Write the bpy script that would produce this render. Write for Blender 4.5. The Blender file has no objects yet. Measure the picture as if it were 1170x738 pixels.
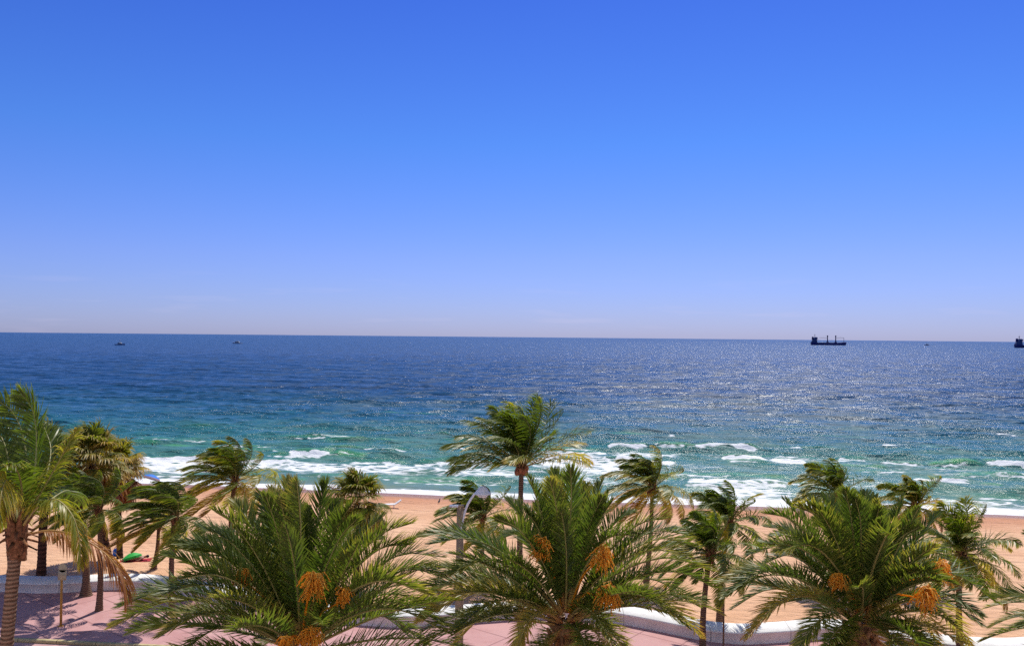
import bpy, math, random
import numpy as np
from mathutils import Vector, Matrix

R = math.radians
scene = bpy.context.scene
col = scene.collection

# ------------------------------------------------------------------ camera
CAM_H = 15.0
FPX = 973.0                      # focal length in pixels of the 1170 px wide photograph
PITCH, ROLL = R(0.93), R(0.54)
cam_data = bpy.data.cameras.new("camera")
cam_data.sensor_width = 36.0
cam_data.lens = FPX / 1170 * 36
cam_data.clip_start = 0.5
cam_data.clip_end = 60000
cam = bpy.data.objects.new("camera", cam_data)
col.objects.link(cam)
rot = Matrix.Rotation(math.pi / 2 + PITCH, 3, 'X') @ Matrix.Rotation(ROLL, 3, 'Z')
cam.matrix_world = Matrix.Translation((0, 0, CAM_H)) @ rot.to_4x4()
scene.camera = cam

# ------------------------------------------------------------------ sun and sky
SUN_AZ, SUN_EL = R(18), R(56)    # azimuth clockwise from +Y (out to sea)
sun_data = bpy.data.lights.new("sun", 'SUN')
sun_data.energy = 5.0
sun_data.angle = R(0.5)
sun_data.color = (1.0, 0.95, 0.86)
sun = bpy.data.objects.new("sun", sun_data)
col.objects.link(sun)
sdir = Vector((math.sin(SUN_AZ) * math.cos(SUN_EL), math.cos(SUN_AZ) * math.cos(SUN_EL), math.sin(SUN_EL)))
sun.rotation_euler = sdir.to_track_quat('Z', 'Y').to_euler()

world = bpy.data.worlds.new("World")
scene.world = world
world.use_nodes = True
wn, wl = world.node_tree.nodes, world.node_tree.links
wn.clear()
w_out = wn.new('ShaderNodeOutputWorld')
w_bg = wn.new('ShaderNodeBackground')
w_bg.inputs['Strength'].default_value = 0.11
sky = wn.new('ShaderNodeTexSky')
sky.sky_type = 'NISHITA'
sky.sun_disc = False
sky.sun_elevation = SUN_EL
sky.sun_rotation = SUN_AZ
sky.air_density = 1.0
sky.dust_density = 0.3
sky.ozone_density = 2.0
geo = wn.new('ShaderNodeNewGeometry')
sep = wn.new('ShaderNodeSeparateXYZ')
neg = wn.new('ShaderNodeVectorMath'); neg.operation = 'SCALE'; neg.inputs['Scale'].default_value = -1.0
tc = wn.new('ShaderNodeTexCoord')
wl.new(tc.outputs['Generated'], sep.inputs[0])
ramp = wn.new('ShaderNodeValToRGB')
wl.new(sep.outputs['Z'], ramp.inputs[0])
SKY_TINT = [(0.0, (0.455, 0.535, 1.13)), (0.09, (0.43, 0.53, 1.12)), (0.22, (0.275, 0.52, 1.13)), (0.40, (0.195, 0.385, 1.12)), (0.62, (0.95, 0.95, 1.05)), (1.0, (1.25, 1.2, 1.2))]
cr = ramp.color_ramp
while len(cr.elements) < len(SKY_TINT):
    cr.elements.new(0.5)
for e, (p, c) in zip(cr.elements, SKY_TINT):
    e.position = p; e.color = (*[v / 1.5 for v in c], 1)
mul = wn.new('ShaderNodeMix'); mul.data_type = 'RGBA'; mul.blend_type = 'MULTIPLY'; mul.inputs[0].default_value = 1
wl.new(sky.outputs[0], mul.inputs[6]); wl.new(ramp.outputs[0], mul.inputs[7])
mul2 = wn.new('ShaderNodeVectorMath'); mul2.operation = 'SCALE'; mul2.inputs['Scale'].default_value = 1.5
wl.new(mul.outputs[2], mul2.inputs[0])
# a few faint wisps of cloud low over the horizon
mp = wn.new('ShaderNodeMapping'); mp.inputs['Scale'].default_value = (1, 1, 9)
wl.new(tc.outputs['Generated'], mp.inputs[0])
cn = wn.new('ShaderNodeTexNoise'); cn.inputs['Scale'].default_value = 9.0; cn.inputs['Detail'].default_value = 6
wl.new(mp.outputs[0], cn.inputs[0])
mr = wn.new('ShaderNodeMapRange'); mr.inputs[1].default_value = 0.57; mr.inputs[2].default_value = 0.80; mr.inputs[4].default_value = 0.16
wl.new(cn.outputs[0], mr.inputs[0])
band = wn.new('ShaderNodeMapRange'); band.interpolation_type = 'SMOOTHSTEP'
band.inputs[1].default_value = 0.085; band.inputs[2].default_value = 0.03; band.inputs[3].default_value = 0; band.inputs[4].default_value = 1
wl.new(sep.outputs['Z'], band.inputs[0])
cm = wn.new('ShaderNodeMath'); cm.operation = 'MULTIPLY'
wl.new(mr.outputs[0], cm.inputs[0]); wl.new(band.outputs[0], cm.inputs[1])
mixc = wn.new('ShaderNodeMix'); mixc.data_type = 'RGBA'
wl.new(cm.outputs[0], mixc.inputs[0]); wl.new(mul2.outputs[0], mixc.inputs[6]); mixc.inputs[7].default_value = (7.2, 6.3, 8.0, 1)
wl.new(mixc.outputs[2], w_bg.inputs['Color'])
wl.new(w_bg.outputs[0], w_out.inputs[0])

vs = scene.view_settings
vs.view_transform = 'Standard'; vs.look = 'None'; vs.gamma = 1; vs.use_curve_mapping = False
vs.exposure = 0.0
scene.cycles.use_denoising = False
scene.cycles.max_bounces = 8
scene.cycles.transparent_max_bounces = 8
scene.cycles.sample_clamp_indirect = 6
scene.cycles.sample_clamp_direct = 7
scene.render.film_transparent = False

# ------------------------------------------------------------------ helpers
rng = np.random.default_rng(7)
rnd = random.Random(11)
CR = np.array(rot)


def ray(px, py):
    v = np.array([(px - 585) / FPX, -(py - 369) / FPX, -1.0])
    return CR @ v


def to_px(P):
    q = (np.asarray(P, float) - np.array([0, 0, CAM_H])) @ CR
    return np.stack([585 + FPX * q[..., 0] / -q[..., 2], 369 - FPX * q[..., 1] / -q[..., 2]], -1)


def at(px, py, z=0.0):
    """ground point seen at a photograph pixel"""
    d = ray(px, py)
    t = (z - CAM_H) / d[2]
    return np.array([d[0] * t, d[1] * t, z])


def at_d(px, py, dist):
    """point seen at a photograph pixel at a given forward distance"""
    d = ray(px, py)
    t = dist / d[1]
    return np.array([0, 0, CAM_H]) + d * t


def tag(o, label=None, cat=None, group=None, kind=None):
    if label: o['label'] = label
    if cat: o['category'] = cat
    if group: o['group'] = group
    if kind: o['kind'] = kind
    return o


def empty(name, loc, rz=0.0):
    o = bpy.data.objects.new(name, None)
    col.objects.link(o)
    o.location = tuple(loc); o.rotation_euler = (0, 0, rz)
    o.empty_display_size = 0.3
    return o


class MB:
    """collects quads/tris from numpy pieces, builds one mesh object"""
    def __init__(self):
        self.v, self.f, self.m, self.a, self.n = [], [], [], [], 0

    def add(self, verts, faces, mat=0, tint=0.0):
        verts = np.asarray(verts, float).reshape(-1, 3)
        faces = np.asarray(faces, int)
        self.v.append(verts)
        self.f.append(faces + self.n)
        self.m.append(np.full(len(faces), mat, int))
        t = np.full(len(verts), tint, float) if np.isscalar(tint) else np.asarray(tint, float)
        self.a.append(t)
        self.n += len(verts)

    def build(self, name, mats, parent=None, loc=(0, 0, 0), smooth=False):
        me = bpy.data.meshes.new(name)
        V = np.concatenate(self.v) if self.v else np.zeros((0, 3))
        me.vertices.add(len(V)); me.vertices.foreach_set('co', V.ravel())
        loops, starts, tot = [], [], 0
        sizes = []
        for F in self.f:
            if len(F) == 0: continue
            k = F.shape[1]
            loops.append(F.ravel()); starts.append(tot + np.arange(len(F)) * k); tot += F.size
        loops = np.concatenate(loops); starts = np.concatenate(starts)
        me.loops.add(len(loops)); me.loops.foreach_set('vertex_index', loops.astype(np.int32))
        me.polygons.add(len(starts)); me.polygons.foreach_set('loop_start', starts.astype(np.int32))
        M = np.concatenate([m for m in self.m if len(m)])
        me.polygons.foreach_set('material_index', M.astype(np.int32))
        if smooth: me.polygons.foreach_set('use_smooth', np.ones(len(starts), bool))
        at_ = me.attributes.new('tint', 'FLOAT', 'POINT')
        at_.data.foreach_set('value', np.concatenate(self.a).astype(np.float32))
        for m in (mats if isinstance(mats, (list, tuple)) else [mats]):
            me.materials.append(m)
        me.update(calc_edges=True); me.validate()
        o = bpy.data.objects.new(name, me)
        col.objects.link(o)
        o.location = tuple(loc)
        if parent: o.parent = parent
        return o

    # --- shapes
    def box(self, c, s, rz=0.0, mat=0, tint=0.0, taper=1.0):
        x, y, z = s[0] / 2, s[1] / 2, s[2] / 2
        P = np.array([[-x, -y, -z], [x, -y, -z], [x, y, -z], [-x, y, -z],
                      [-x * taper, -y * taper, z], [x * taper, -y * taper, z], [x * taper, y * taper, z], [-x * taper, y * taper, z]])
        ca, sa = math.cos(rz), math.sin(rz)
        P = P @ np.array([[ca, sa, 0], [-sa, ca, 0], [0, 0, 1]]) + np.array(c)
        self.add(P, [[0, 3, 2, 1], [4, 5, 6, 7], [0, 1, 5, 4], [1, 2, 6, 5], [2, 3, 7, 6], [3, 0, 4, 7]], mat, tint)

    def tube(self, pts, rad, n=8, mat=0, tint=0.0, cap=True):
        pts = np.asarray(pts, float); k = len(pts)
        rad = np.full(k, rad) if np.isscalar(rad) else np.asarray(rad, float)
        T = np.gradient(pts, axis=0); T /= np.linalg.norm(T, axis=1)[:, None] + 1e-9
        ref = np.array([0, 0, 1.0]) if abs(T[0][2]) < 0.9 else np.array([1.0, 0, 0])
        A = np.cross(T, ref); A /= np.linalg.norm(A, axis=1)[:, None] + 1e-9
        B = np.cross(T, A)
        th = np.arange(n) * 2 * math.pi / n
        ring = A[:, None, :] * np.cos(th)[None, :, None] + B[:, None, :] * np.sin(th)[None, :, None]
        V = pts[:, None, :] + ring * rad[:, None, None]
        i = np.arange(k - 1)[:, None] * n; j = np.arange(n)[None, :]; j2 = (j + 1) % n
        F = np.stack([i + j, i + j2, i + n + j2, i + n + j], -1).reshape(-1, 4)
        tt = tint if np.isscalar(tint) else np.repeat(tint, n)
        self.add(V, F, mat, tt)
        if cap:
            for r_, p in ((0, pts[0]), (k - 1, pts[-1])):
                V2 = np.vstack([V[r_], p[None]])
                F2 = [[q, (q + 1) % n, n] if r_ else [(q + 1) % n, q, n] for q in range(n)]
                self.add(V2, F2, mat, tint if np.isscalar(tint) else tint[r_])

    def ball(self, c, r, n=10, m=7, mat=0, tint=0.0):
        r = np.array(r if not np.isscalar(r) else [r] * 3, float)
        ph = np.linspace(0, math.pi, m + 1)[:, None]; th = (np.arange(n) * 2 * math.pi / n)[None, :]
        V = np.stack([np.sin(ph) * np.cos(th), np.sin(ph) * np.sin(th), np.cos(ph) * np.ones_like(th)], -1) * r + np.array(c)
        i = np.arange(m)[:, None] * n; j = np.arange(n)[None, :]; j2 = (j + 1) % n
        F = np.stack([i + j, i + n + j, i + n + j2, i + j2], -1).reshape(-1, 4)
        self.add(V.reshape(-1, 3), F, mat, tint)

    def sheet(self, G, mat=0, tint=0.0):
        """G: (rows, cols, 3) grid"""
        a, b = G.shape[:2]
        i = np.arange(a - 1)[:, None] * b; j = np.arange(b - 1)[None, :]
        F = np.stack([i + j, i + j + 1, i + b + j + 1, i + b + j], -1).reshape(-1, 4)
        self.add(G.reshape(-1, 3), F, mat, tint if np.isscalar(tint) else tint.reshape(-1))


def vnoise(x, y, seed=0):
    """smooth value noise in [0,1]"""
    tab = np.random.default_rng(seed).random((256, 256))
    xi, yi = np.floor(x).astype(int), np.floor(y).astype(int)
    fx, fy = x - xi, y - yi
    fx, fy = fx * fx * (3 - 2 * fx), fy * fy * (3 - 2 * fy)
    g = lambda a, b: tab[a & 255, b & 255]
    return (g(xi, yi) * (1 - fx) + g(xi + 1, yi) * fx) * (1 - fy) + (g(xi, yi + 1) * (1 - fx) + g(xi + 1, yi + 1) * fx) * fy


def fbm(x, y, seed=0, oct_=4):
    s, a, t = 0, 1.0, 0
    for k in range(oct_):
        s = s + a * vnoise(x * 2 ** k, y * 2 ** k, seed + k); t += a; a *= 0.5
    return s / t


# ------------------------------------------------------------------ materials
class NT:
    def __init__(self, name):
        self.mat = bpy.data.materials.new(name); self.mat.use_nodes = True
        self.t = self.mat.node_tree; self.t.nodes.clear()
        self.out = self.t.nodes.new('ShaderNodeOutputMaterial')

    def n(self, typ, **kw):
        nd = self.t.nodes.new(typ)
        for k, v in kw.items():
            if k.startswith('i_'):
                key = k[2:]; key = int(key) if key.isdigit() else key.replace('_', ' ')
                nd.inputs[key].default_value = v
            else: setattr(nd, k, v)
        return nd

    def l(self, a, b): self.t.links.new(a, b)

    def pos(self, scale=(1, 1, 1), rz=0.0):
        g = self.n('ShaderNodeNewGeometry'); m = self.n('ShaderNodeMapping')
        m.inputs['Scale'].default_value = scale
        r = self.n('ShaderNodeVectorRotate'); r.rotation_type = 'Z_AXIS'; r.inputs['Angle'].default_value = rz
        self.l(g.outputs['Position'], r.inputs['Vector']); self.l(r.outputs[0], m.inputs[0])
        return m.outputs[0]

    def objc(self, scale=(1, 1, 1)):
        g = self.n('ShaderNodeTexCoord'); m = self.n('ShaderNodeMapping'); m.inputs['Scale'].default_value = scale
        self.l(g.outputs['Object'], m.inputs[0]); return m.outputs[0]

    def noise(self, vec, scale, detail=4, rough=0.55, dist=0.0):
        k = self.n('ShaderNodeTexNoise'); k.inputs['Scale'].default_value = scale
        k.inputs['Detail'].default_value = detail; k.inputs['Roughness'].default_value = rough; k.inputs['Distortion'].default_value = dist
        self.l(vec, k.inputs['Vector']); return k.outputs[0]

    def rng_(self, val, a, b, c=0.0, d=1.0, smooth=True):
        k = self.n('ShaderNodeMapRange'); k.interpolation_type = 'SMOOTHSTEP' if smooth else 'LINEAR'
        for i, v in enumerate((a, b, c, d)): k.inputs[i + 1].default_value = v
        self.l(val, k.inputs[0]); return k.outputs[0]

    def ramp(self, val, stops, interp='LINEAR'):
        k = self.n('ShaderNodeValToRGB'); r_ = k.color_ramp; r_.interpolation = interp
        while len(r_.elements) < len(stops): r_.elements.new(0.5)
        for e, (p, c) in zip(r_.elements, stops): e.position = p; e.color = (*c, 1)
        self.l(val, k.inputs[0]); return k.outputs[0]

    def mix(self, f, a, b, blend='MIX'):
        k = self.n('ShaderNodeMix'); k.data_type = 'RGBA'; k.blend_type = blend
        for s, v in ((0, f), (6, a), (7, b)):
            if isinstance(v, (int, float)): k.inputs[s].default_value = v
            elif isinstance(v, tuple): k.inputs[s].default_value = (*v, 1) if len(v) == 3 else v
            else: self.l(v, k.inputs[s])
        return k.outputs[2]

    def math(self, op, a, b=0.0):
        k = self.n('ShaderNodeMath'); k.operation = op
        for s, v in ((0, a), (1, b)):
            if isinstance(v, (int, float)): k.inputs[s].default_value = v
            else: self.l(v, k.inputs[s])
        return k.outputs[0]

    def attr(self, name):
        k = self.n('ShaderNodeAttribute'); k.attribute_name = name; return k.outputs['Fac']

    def bump(self, h, strength=0.5, dist=0.02, prev=None):
        k = self.n('ShaderNodeBump'); k.inputs['Strength'].default_value = strength; k.inputs['Distance'].default_value = dist
        self.l(h, k.inputs['Height'])
        if prev: self.l(prev, k.inputs['Normal'])
        return k.outputs[0]

    def bsdf(self, color, rough=0.7, spec=0.5, normal=None, metal=0.0, link=True):
        b = self.n('ShaderNodeBsdfPrincipled')
        for key, v in (('Base Color', color), ('Roughness', rough)):
            if isinstance(v, (int, float)): b.inputs[key].default_value = v
            elif isinstance(v, tuple): b.inputs[key].default_value = (*v, 1)
            else: self.l(v, b.inputs[key])
        b.inputs['Specular IOR Level'].default_value = spec; b.inputs['Metallic'].default_value = metal
        if normal: self.l(normal, b.inputs['Normal'])
        if link: self.l(b.outputs[0], self.out.inputs[0])
        return b


def simple(name, colr, rough=0.6, spec=0.4, var=0.25, scale=6.0, metal=0.0, bump=0.0):
    m = NT(name)
    nz = m.noise(m.objc(), scale, 5)
    c = m.mix(m.rng_(nz, 0.3, 0.7), tuple(v * (1 - var) for v in colr), tuple(min(1, v * (1 + var * .6)) for v in colr))
    m.bsdf(c, rough, spec, m.bump(nz, bump, 0.02) if bump else None, metal)
    return m.mat


def leaf_mat(name, green, green2, yellow, brown, gloss=0.35, transl=0.4, spec=0.4):
    """tint attribute: 0 fresh .. 1 dry"""
    m = NT(name)
    a = m.attr('tint')
    nz = m.noise(m.objc((1, 1, 1)), 2.3, 3)
    a2 = m.math('ADD', a, m.math('MULTIPLY', m.math('SUBTRACT', nz, 0.5), 0.25))
    c = m.ramp(a2, [(0.0, green), (0.35, green2), (0.62, yellow), (0.92, brown)])
    b = m.bsdf(c, gloss, spec, link=False)
    t = m.n('ShaderNodeBsdfTranslucent')
    c2 = m.mix(1.0, c, (1.1, 1.15, 0.7) if name == 'ripening_dates' else (1.35, 1.5, 0.55), 'MULTIPLY')
    m.l(c2, t.inputs[0])
    s = m.n('ShaderNodeMixShader'); s.inputs[0].default_value = transl
    m.l(b.outputs[0], s.inputs[1]); m.l(t.outputs[0], s.inputs[2]); m.l(s.outputs[0], m.out.inputs[0])
    return m.mat


MAT = {}
MAT['coco'] = leaf_mat('coconut_leaf', (0.048, 0.085, 0.012), (0.150, 0.185, 0.020), (0.48, 0.37, 0.06), (0.34, 0.15, 0.06), 0.40, 0.48, 0.36)
MAT['date'] = leaf_mat('date_leaf', (0.062, 0.105, 0.022), (0.150, 0.175, 0.034), (0.44, 0.34, 0.08), (0.38, 0.16, 0.06), 0.42, 0.46, 0.34)
MAT['fan'] = leaf_mat('fan_leaf', (0.060, 0.085, 0.014), (0.17, 0.18, 0.025), (0.42, 0.28, 0.06), (0.28, 0.11, 0.045), 0.5, 0.44, 0.3)
MAT['rachis'] = leaf_mat('frond_stalk', (0.22, 0.24, 0.08), (0.34, 0.28, 0.09), (0.46, 0.28, 0.09), (0.40, 0.16, 0.06), 0.45, 0.05)
MAT['fruit'] = leaf_mat('ripening_dates', (0.90, 0.42, 0.03), (0.92, 0.52, 0.06), (0.88, 0.58, 0.12), (0.75, 0.36, 0.05), 0.45, 0.5, 0.4)
MAT['nut'] = simple('coconut_husk', (0.36, 0.12, 0.05), 0.5, 0.4, 0.4, 9)


def bark_mat(name, c1, c2, ring):
    m = NT(name)
    v = m.objc((1, 1, 1))
    w = m.n('ShaderNodeTexWave'); w.wave_type = 'BANDS'; w.bands_direction = 'Z'
    w.inputs['Scale'].default_value = ring; w.inputs['Distortion'].default_value = 2.2; w.inputs['Detail'].default_value = 3; w.inputs['Detail Scale'].default_value = 2
    m.l(v, w.inputs[0])
    nz = m.noise(v, 9, 5)
    f = m.math('ADD', m.math('MULTIPLY', w.outputs[0], 0.6), m.math('MULTIPLY', nz, 0.5))
    c = m.ramp(f, [(0.15, c1), (0.8, c2)])
    m.bsdf(c, 0.85, 0.2, m.bump(f, 0.8, 0.03))
    return m.mat


MAT['bark'] = bark_mat('coconut_bark', (0.055, 0.032, 0.020), (0.22, 0.13, 0.085), 3.2)
MAT['bark_near'] = bark_mat('ringed_bark', (0.06, 0.030, 0.016), (0.27, 0.17, 0.11), 3.8)
MAT['bark_fan'] = bark_mat('fan_palm_bark', (0.030, 0.014, 0.009), (0.10, 0.045, 0.03), 1.2)
MAT['boot'] = bark_mat('date_palm_boots', (0.09, 0.05, 0.025), (0.34, 0.20, 0.10), 1.0)
MAT['fibre'] = simple('crown_fibre', (0.22, 0.10, 0.05), 0.9, 0.1, 0.5, 12, bump=0.6)


def wet_line(m):
    """metres of dry land left before the water (attribute on the beach)"""
    return m.attr('tint')


sh_ang = R(-9.5)


def make_sand():
    m = NT('beach_sand')
    p = m.pos((1, 1, 1), R(9))
    big = m.noise(p, 0.10, 5)
    mp2 = m.n('ShaderNodeMapping'); mp2.inputs['Scale'].default_value = (0.25, 2.2, 1); m.l(p, mp2.inputs[0])
    streak = m.noise(mp2.outputs[0], 0.55, 6, 0.65)
    foot = m.n('ShaderNodeTexVoronoi'); foot.feature = 'SMOOTH_F1'; foot.inputs['Scale'].default_value = 1.5
    wob = m.n('ShaderNodeMapping'); wob.inputs['Scale'].default_value = (0.8, 1.3, 1); m.l(p, wob.inputs[0]); m.l(wob.outputs[0], foot.inputs['Vector'])
    fine = m.noise(p, 5.0, 6, 0.7)
    c = m.mix(m.rng_(big, 0.32, 0.68), (0.63, 0.350, 0.200), (0.74, 0.460, 0.285))
    c = m.mix(m.math('MULTIPLY', m.rng_(streak, 0.5, 0.72), 0.45), c, (0.50, 0.265, 0.16))
    c = m.mix(m.math('MULTIPLY', m.rng_(fine, 0.55, 0.8), 0.35), c, (0.42, 0.23, 0.14))
    # tyre tracks running along the beach
    sp_ = m.n('ShaderNodeSeparateXYZ'); m.l(m.pos((1, 1, 1), -sh_ang), sp_.inputs[0])
    wv = m.math('ADD', sp_.outputs['Y'], m.math('MULTIPLY', big, 3.0))
    for y_ in (59.5, 61.4, 66.0, 67.9, 74.2, 76.0):
        c = m.mix(m.math('MULTIPLY', m.math('MULTIPLY', m.rng_(m.math('ABSOLUTE', m.math('SUBTRACT', wv, y_)), 0.22, 0.12), m.rng_(streak, 0.35, 0.55)), 0.5), c, (0.40, 0.22, 0.14))
    dl = wet_line(m)
    jit = m.math('ADD', dl, m.math('MULTIPLY', m.math('SUBTRACT', streak, 0.5), 9.0))
    c = m.mix(m.rng_(jit, 12.0, 2.5, 0, 0.75), c, (0.50, 0.215, 0.115))
    # line of weed left by the tide
    weed = m.math('MULTIPLY', m.rng_(m.math('ABSOLUTE', m.math('SUBTRACT', jit, 5.0)), 0.7, 0.1), m.rng_(fine, 0.45, 0.6))
    c = m.mix(m.math('MULTIPLY', weed, 0.6), c, (0.16, 0.075, 0.04))
    wet = m.rng_(m.math('ADD', dl, m.math('MULTIPLY', m.math('SUBTRACT', streak, 0.5), 3.0)), 3.4, 1.2)
    c = m.mix(wet, c, (0.30, 0.14, 0.08))
    rough = m.math('SUBTRACT', 0.95, m.math('MULTIPLY', wet, 0.6))
    nrm = m.bump(foot.outputs['Distance'], 0.9, 0.22)
    nrm = m.bump(fine, 0.8, 0.16, nrm)
    nrm = m.bump(streak, 0.4, 0.2, nrm)
    m.bsdf(c, rough, 0.25, nrm)
    return m.mat


def make_sea():
    m = NT('sea_water')
    dep, foam_a, crest = m.attr('deep'), m.attr('foam'), m.attr('crest')
    SH = R(9)
    p = m.pos((1, 1, 1), SH)
    pl = m.pos((0.35, 1.0, 1), SH)          # stretched along the shore
    big = m.noise(m.pos((0.012, 0.05, 1), SH), 1.0, 5, 0.6)
    d2 = m.math('ADD', dep, m.math('MULTIPLY', m.math('SUBTRACT', big, 0.5), 0.16))
    c = m.ramp(d2, [(0.0, (0.20, 0.22, 0.13)), (0.10, (0.075, 0.185, 0.135)), (0.30, (0.028, 0.150, 0.143)), (0.43, (0.012, 0.088, 0.150)),
                    (0.56, (0.006, 0.043, 0.108)), (0.80, (0.004, 0.036, 0.108)), (1.0, (0.004, 0.042, 0.118))])
    c = m.mix(m.math('MULTIPLY', crest, 0.85), c, (0.06, 0.30, 0.075))  # sunlight shining through the crests, put into the water colour as green
    # bump, several wave sizes
    n1 = m.noise(m.pos((0.45, 1.0, 1), SH), 0.9, 6, 0.62, 0.4)
    n2 = m.noise(m.pos((0.30, 1.0, 1), R(20)), 0.22, 6, 0.62, 0.3)
    n3 = m.noise(m.pos((0.3, 1.0, 1), R(0)), 0.045, 5, 0.62)
    h = m.math('ADD', m.math('MULTIPLY', n1, m.rng_(dep, 0.3, 0.62, 0.62, 0.06)), m.math('ADD', m.math('MULTIPLY', n2, 1.9), m.math('MULTIPLY', n3, 6.0)))
    calm = m.rng_(dep, 0.0, 0.35, 0.35, 1.0)
    bp = m.n('ShaderNodeBump'); bp.inputs['Distance'].default_value = 0.95
    m.l(calm, bp.inputs['Strength']); m.l(h, bp.inputs['Height'])
    gust = m.noise(m.pos((0.10, 0.045, 1), SH), 1.0, 6, 0.7)
    rgh = m.math('ADD', m.rng_(gust, 0.48, 0.60, 0.0, 0.22), m.rng_(dep, 0.1, 0.6, 0.20, 0.25))
    water = m.bsdf(c, rgh, 0.28, bp.outputs[0], link=False)
    water.inputs['IOR'].default_value = 1.33
    # foam: lace eaten out of the foam field
    lv = m.n('ShaderNodeTexVoronoi'); lv.feature = 'DISTANCE_TO_EDGE'; lv.inputs['Scale'].default_value = 1.0
    wp = m.n('ShaderNodeTexNoise'); wp.inputs['Scale'].default_value = 0.9; wp.inputs['Detail'].default_value = 4
    m.l(pl, wp.inputs['Vector'])
    addv = m.n('ShaderNodeVectorMath'); addv.operation = 'MULTIPLY_ADD'
    m.l(wp.outputs['Color'], addv.inputs[0]); addv.inputs[1].default_value = (1.6, 1.6, 0); m.l(m.pos((0.55, 1.1, 1), SH), addv.inputs[2])
    m.l(addv.outputs[0], lv.inputs['Vector'])
    lace = m.rng_(lv.outputs['Distance'], 0.0, 0.36, 0.0, 0.75, False)
    fn = m.noise(m.pos((0.5, 1.4, 1), SH), 1.1, 7, 0.7)
    thr = m.math('ADD', m.math('MULTIPLY', lace, 0.60), m.math('MULTIPLY', fn, 0.95))
    k = m.math('SUBTRACT', m.math('MULTIPLY', foam_a, 1.20), thr)
    fm = m.rng_(k, -0.10, 0.24, 0.0, 0.97)
    # scattered small whitecaps far out
    wc = m.noise(m.pos((0.05, 0.22, 1), SH), 1.0, 7, 0.72)
    caps = m.math('MULTIPLY', m.rng_(wc, 0.705, 0.74), m.rng_(dep, 0.25, 0.5, 0.0, 0.8))
    fm = m.math('MAXIMUM', fm, caps)
    fb = m.bump(fn, 0.9, 0.35)
    foam = m.bsdf((0.84, 0.85, 0.86), 0.8, 0.2, fb, link=False)
    s = m.n('ShaderNodeMixShader'); m.l(fm, s.inputs[0]); m.l(water.outputs[0], s.inputs[1]); m.l(foam.outputs[0], s.inputs[2])
    m.l(s.outputs[0], m.out.inputs[0])
    return m.mat


def make_pavers():
    m = NT('pink_paving')
    p = m.pos((1, 1, 1), R(38))
    b = m.n('ShaderNodeTexBrick'); b.offset = 0.0; b.inputs['Scale'].default_value = 1.0
    b.inputs['Brick Width'].default_value = 2.4; b.inputs['Row Height'].default_value = 2.4; b.inputs['Mortar Size'].default_value = 0.045
    b.inputs['Color1'].default_value = (0.50, 0.275, 0.268, 1); b.inputs['Color2'].default_value = (0.53, 0.30, 0.29, 1)
    b.inputs['Mortar'].default_value = (0.30, 0.15, 0.15, 1); m.l(p, b.inputs['Vector'])
    nz = m.noise(p, 0.5, 6, 0.65); f = m.noise(p, 9, 4)
    c = m.mix(m.math('MULTIPLY', m.rng_(nz, 0.42, 0.70), 0.6), b.outputs[0], (0.40, 0.18, 0.17))
    c = m.mix(m.math('MULTIPLY', m.rng_(m.noise(m.pos((1, 1, 1), 0), 0.9, 7, 0.75), 0.56, 0.74), 0.5), c, (0.60, 0.42, 0.32))
    c = m.mix(m.math('MULTIPLY', f, 0.15), c, (0.25, 0.16, 0.15))
    m.bsdf(c, 0.8, 0.25, m.bump(f, 0.2, 0.01))
    return m.mat


MAT['sand'] = make_sand()
MAT['sea'] = make_sea()
MAT['pavers'] = make_pavers()
def make_wall():
    m = NT('white_painted_concrete')
    g = m.pos()
    nz = m.noise(g, 0.8, 7, 0.7); st = m.noise(m.pos((3.0, 3.0, 0.5)), 1.0, 5, 0.7)
    c = m.mix(m.rng_(nz, 0.35, 0.7), (0.80, 0.79, 0.77), (0.66, 0.65, 0.63))
    c = m.mix(m.math('MULTIPLY', m.rng_(st, 0.52, 0.75), 0.45), c, (0.42, 0.37, 0.32))
    sx = m.n('ShaderNodeSeparateXYZ'); m.l(g, sx.inputs[0])
    jt = m.math('ABSOLUTE', m.math('SUBTRACT', m.math('FRACT', m.math('MULTIPLY', sx.outputs['X'], 0.25)), 0.5))
    c = m.mix(m.rng_(jt, 0.008, 0.003, 0, 0.7), c, (0.25, 0.23, 0.22))
    m.bsdf(c, 0.7, 0.25, m.bump(nz, 0.3, 0.02))
    return m.mat


MAT['wall'] = make_wall()
MAT['kerb'] = simple('tan_kerb', (0.46, 0.38, 0.20), 0.8, 0.2, 0.25, 3)
MAT['strip'] = simple('pale_pink_gutter_paving', (0.52, 0.32, 0.31), 0.85, 0.2, 0.2, 2)
MAT['asphalt'] = simple('asphalt', (0.055, 0.055, 0.058), 0.9, 0.2, 0.3, 5, bump=0.3)
MAT['ground'] = simple('lawn_ground', (0.06, 0.09, 0.03), 0.95, 0.1, 0.4, 0.8)
MAT['paint'] = simple('white_road_paint', (0.75, 0.75, 0.72), 0.7, 0.2, 0.15, 4)
MAT['yellow'] = simple('yellow_road_paint', (0.65, 0.45, 0.05), 0.7, 0.2, 0.15, 4)
MAT['hazy_navy'] = simple('hazy_navy_hull', (0.026, 0.030, 0.14), 0.7, 0.2, 0.2, 0.05)  # distance haze put into the ship colours as a blue lift
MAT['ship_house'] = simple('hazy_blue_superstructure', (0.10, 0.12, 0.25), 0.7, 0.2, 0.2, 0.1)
MAT['pole'] = simple('weathered_brown_concrete', (0.40, 0.29, 0.19), 0.8, 0.2, 0.25, 2)
MAT['lampmetal'] = simple('pale_painted_metal', (0.88, 0.89, 0.90), 0.4, 0.5, 0.08, 5)
MAT['glass'] = simple('milky_lens', (0.85, 0.87, 0.88), 0.3, 0.5, 0.05, 5)
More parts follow.
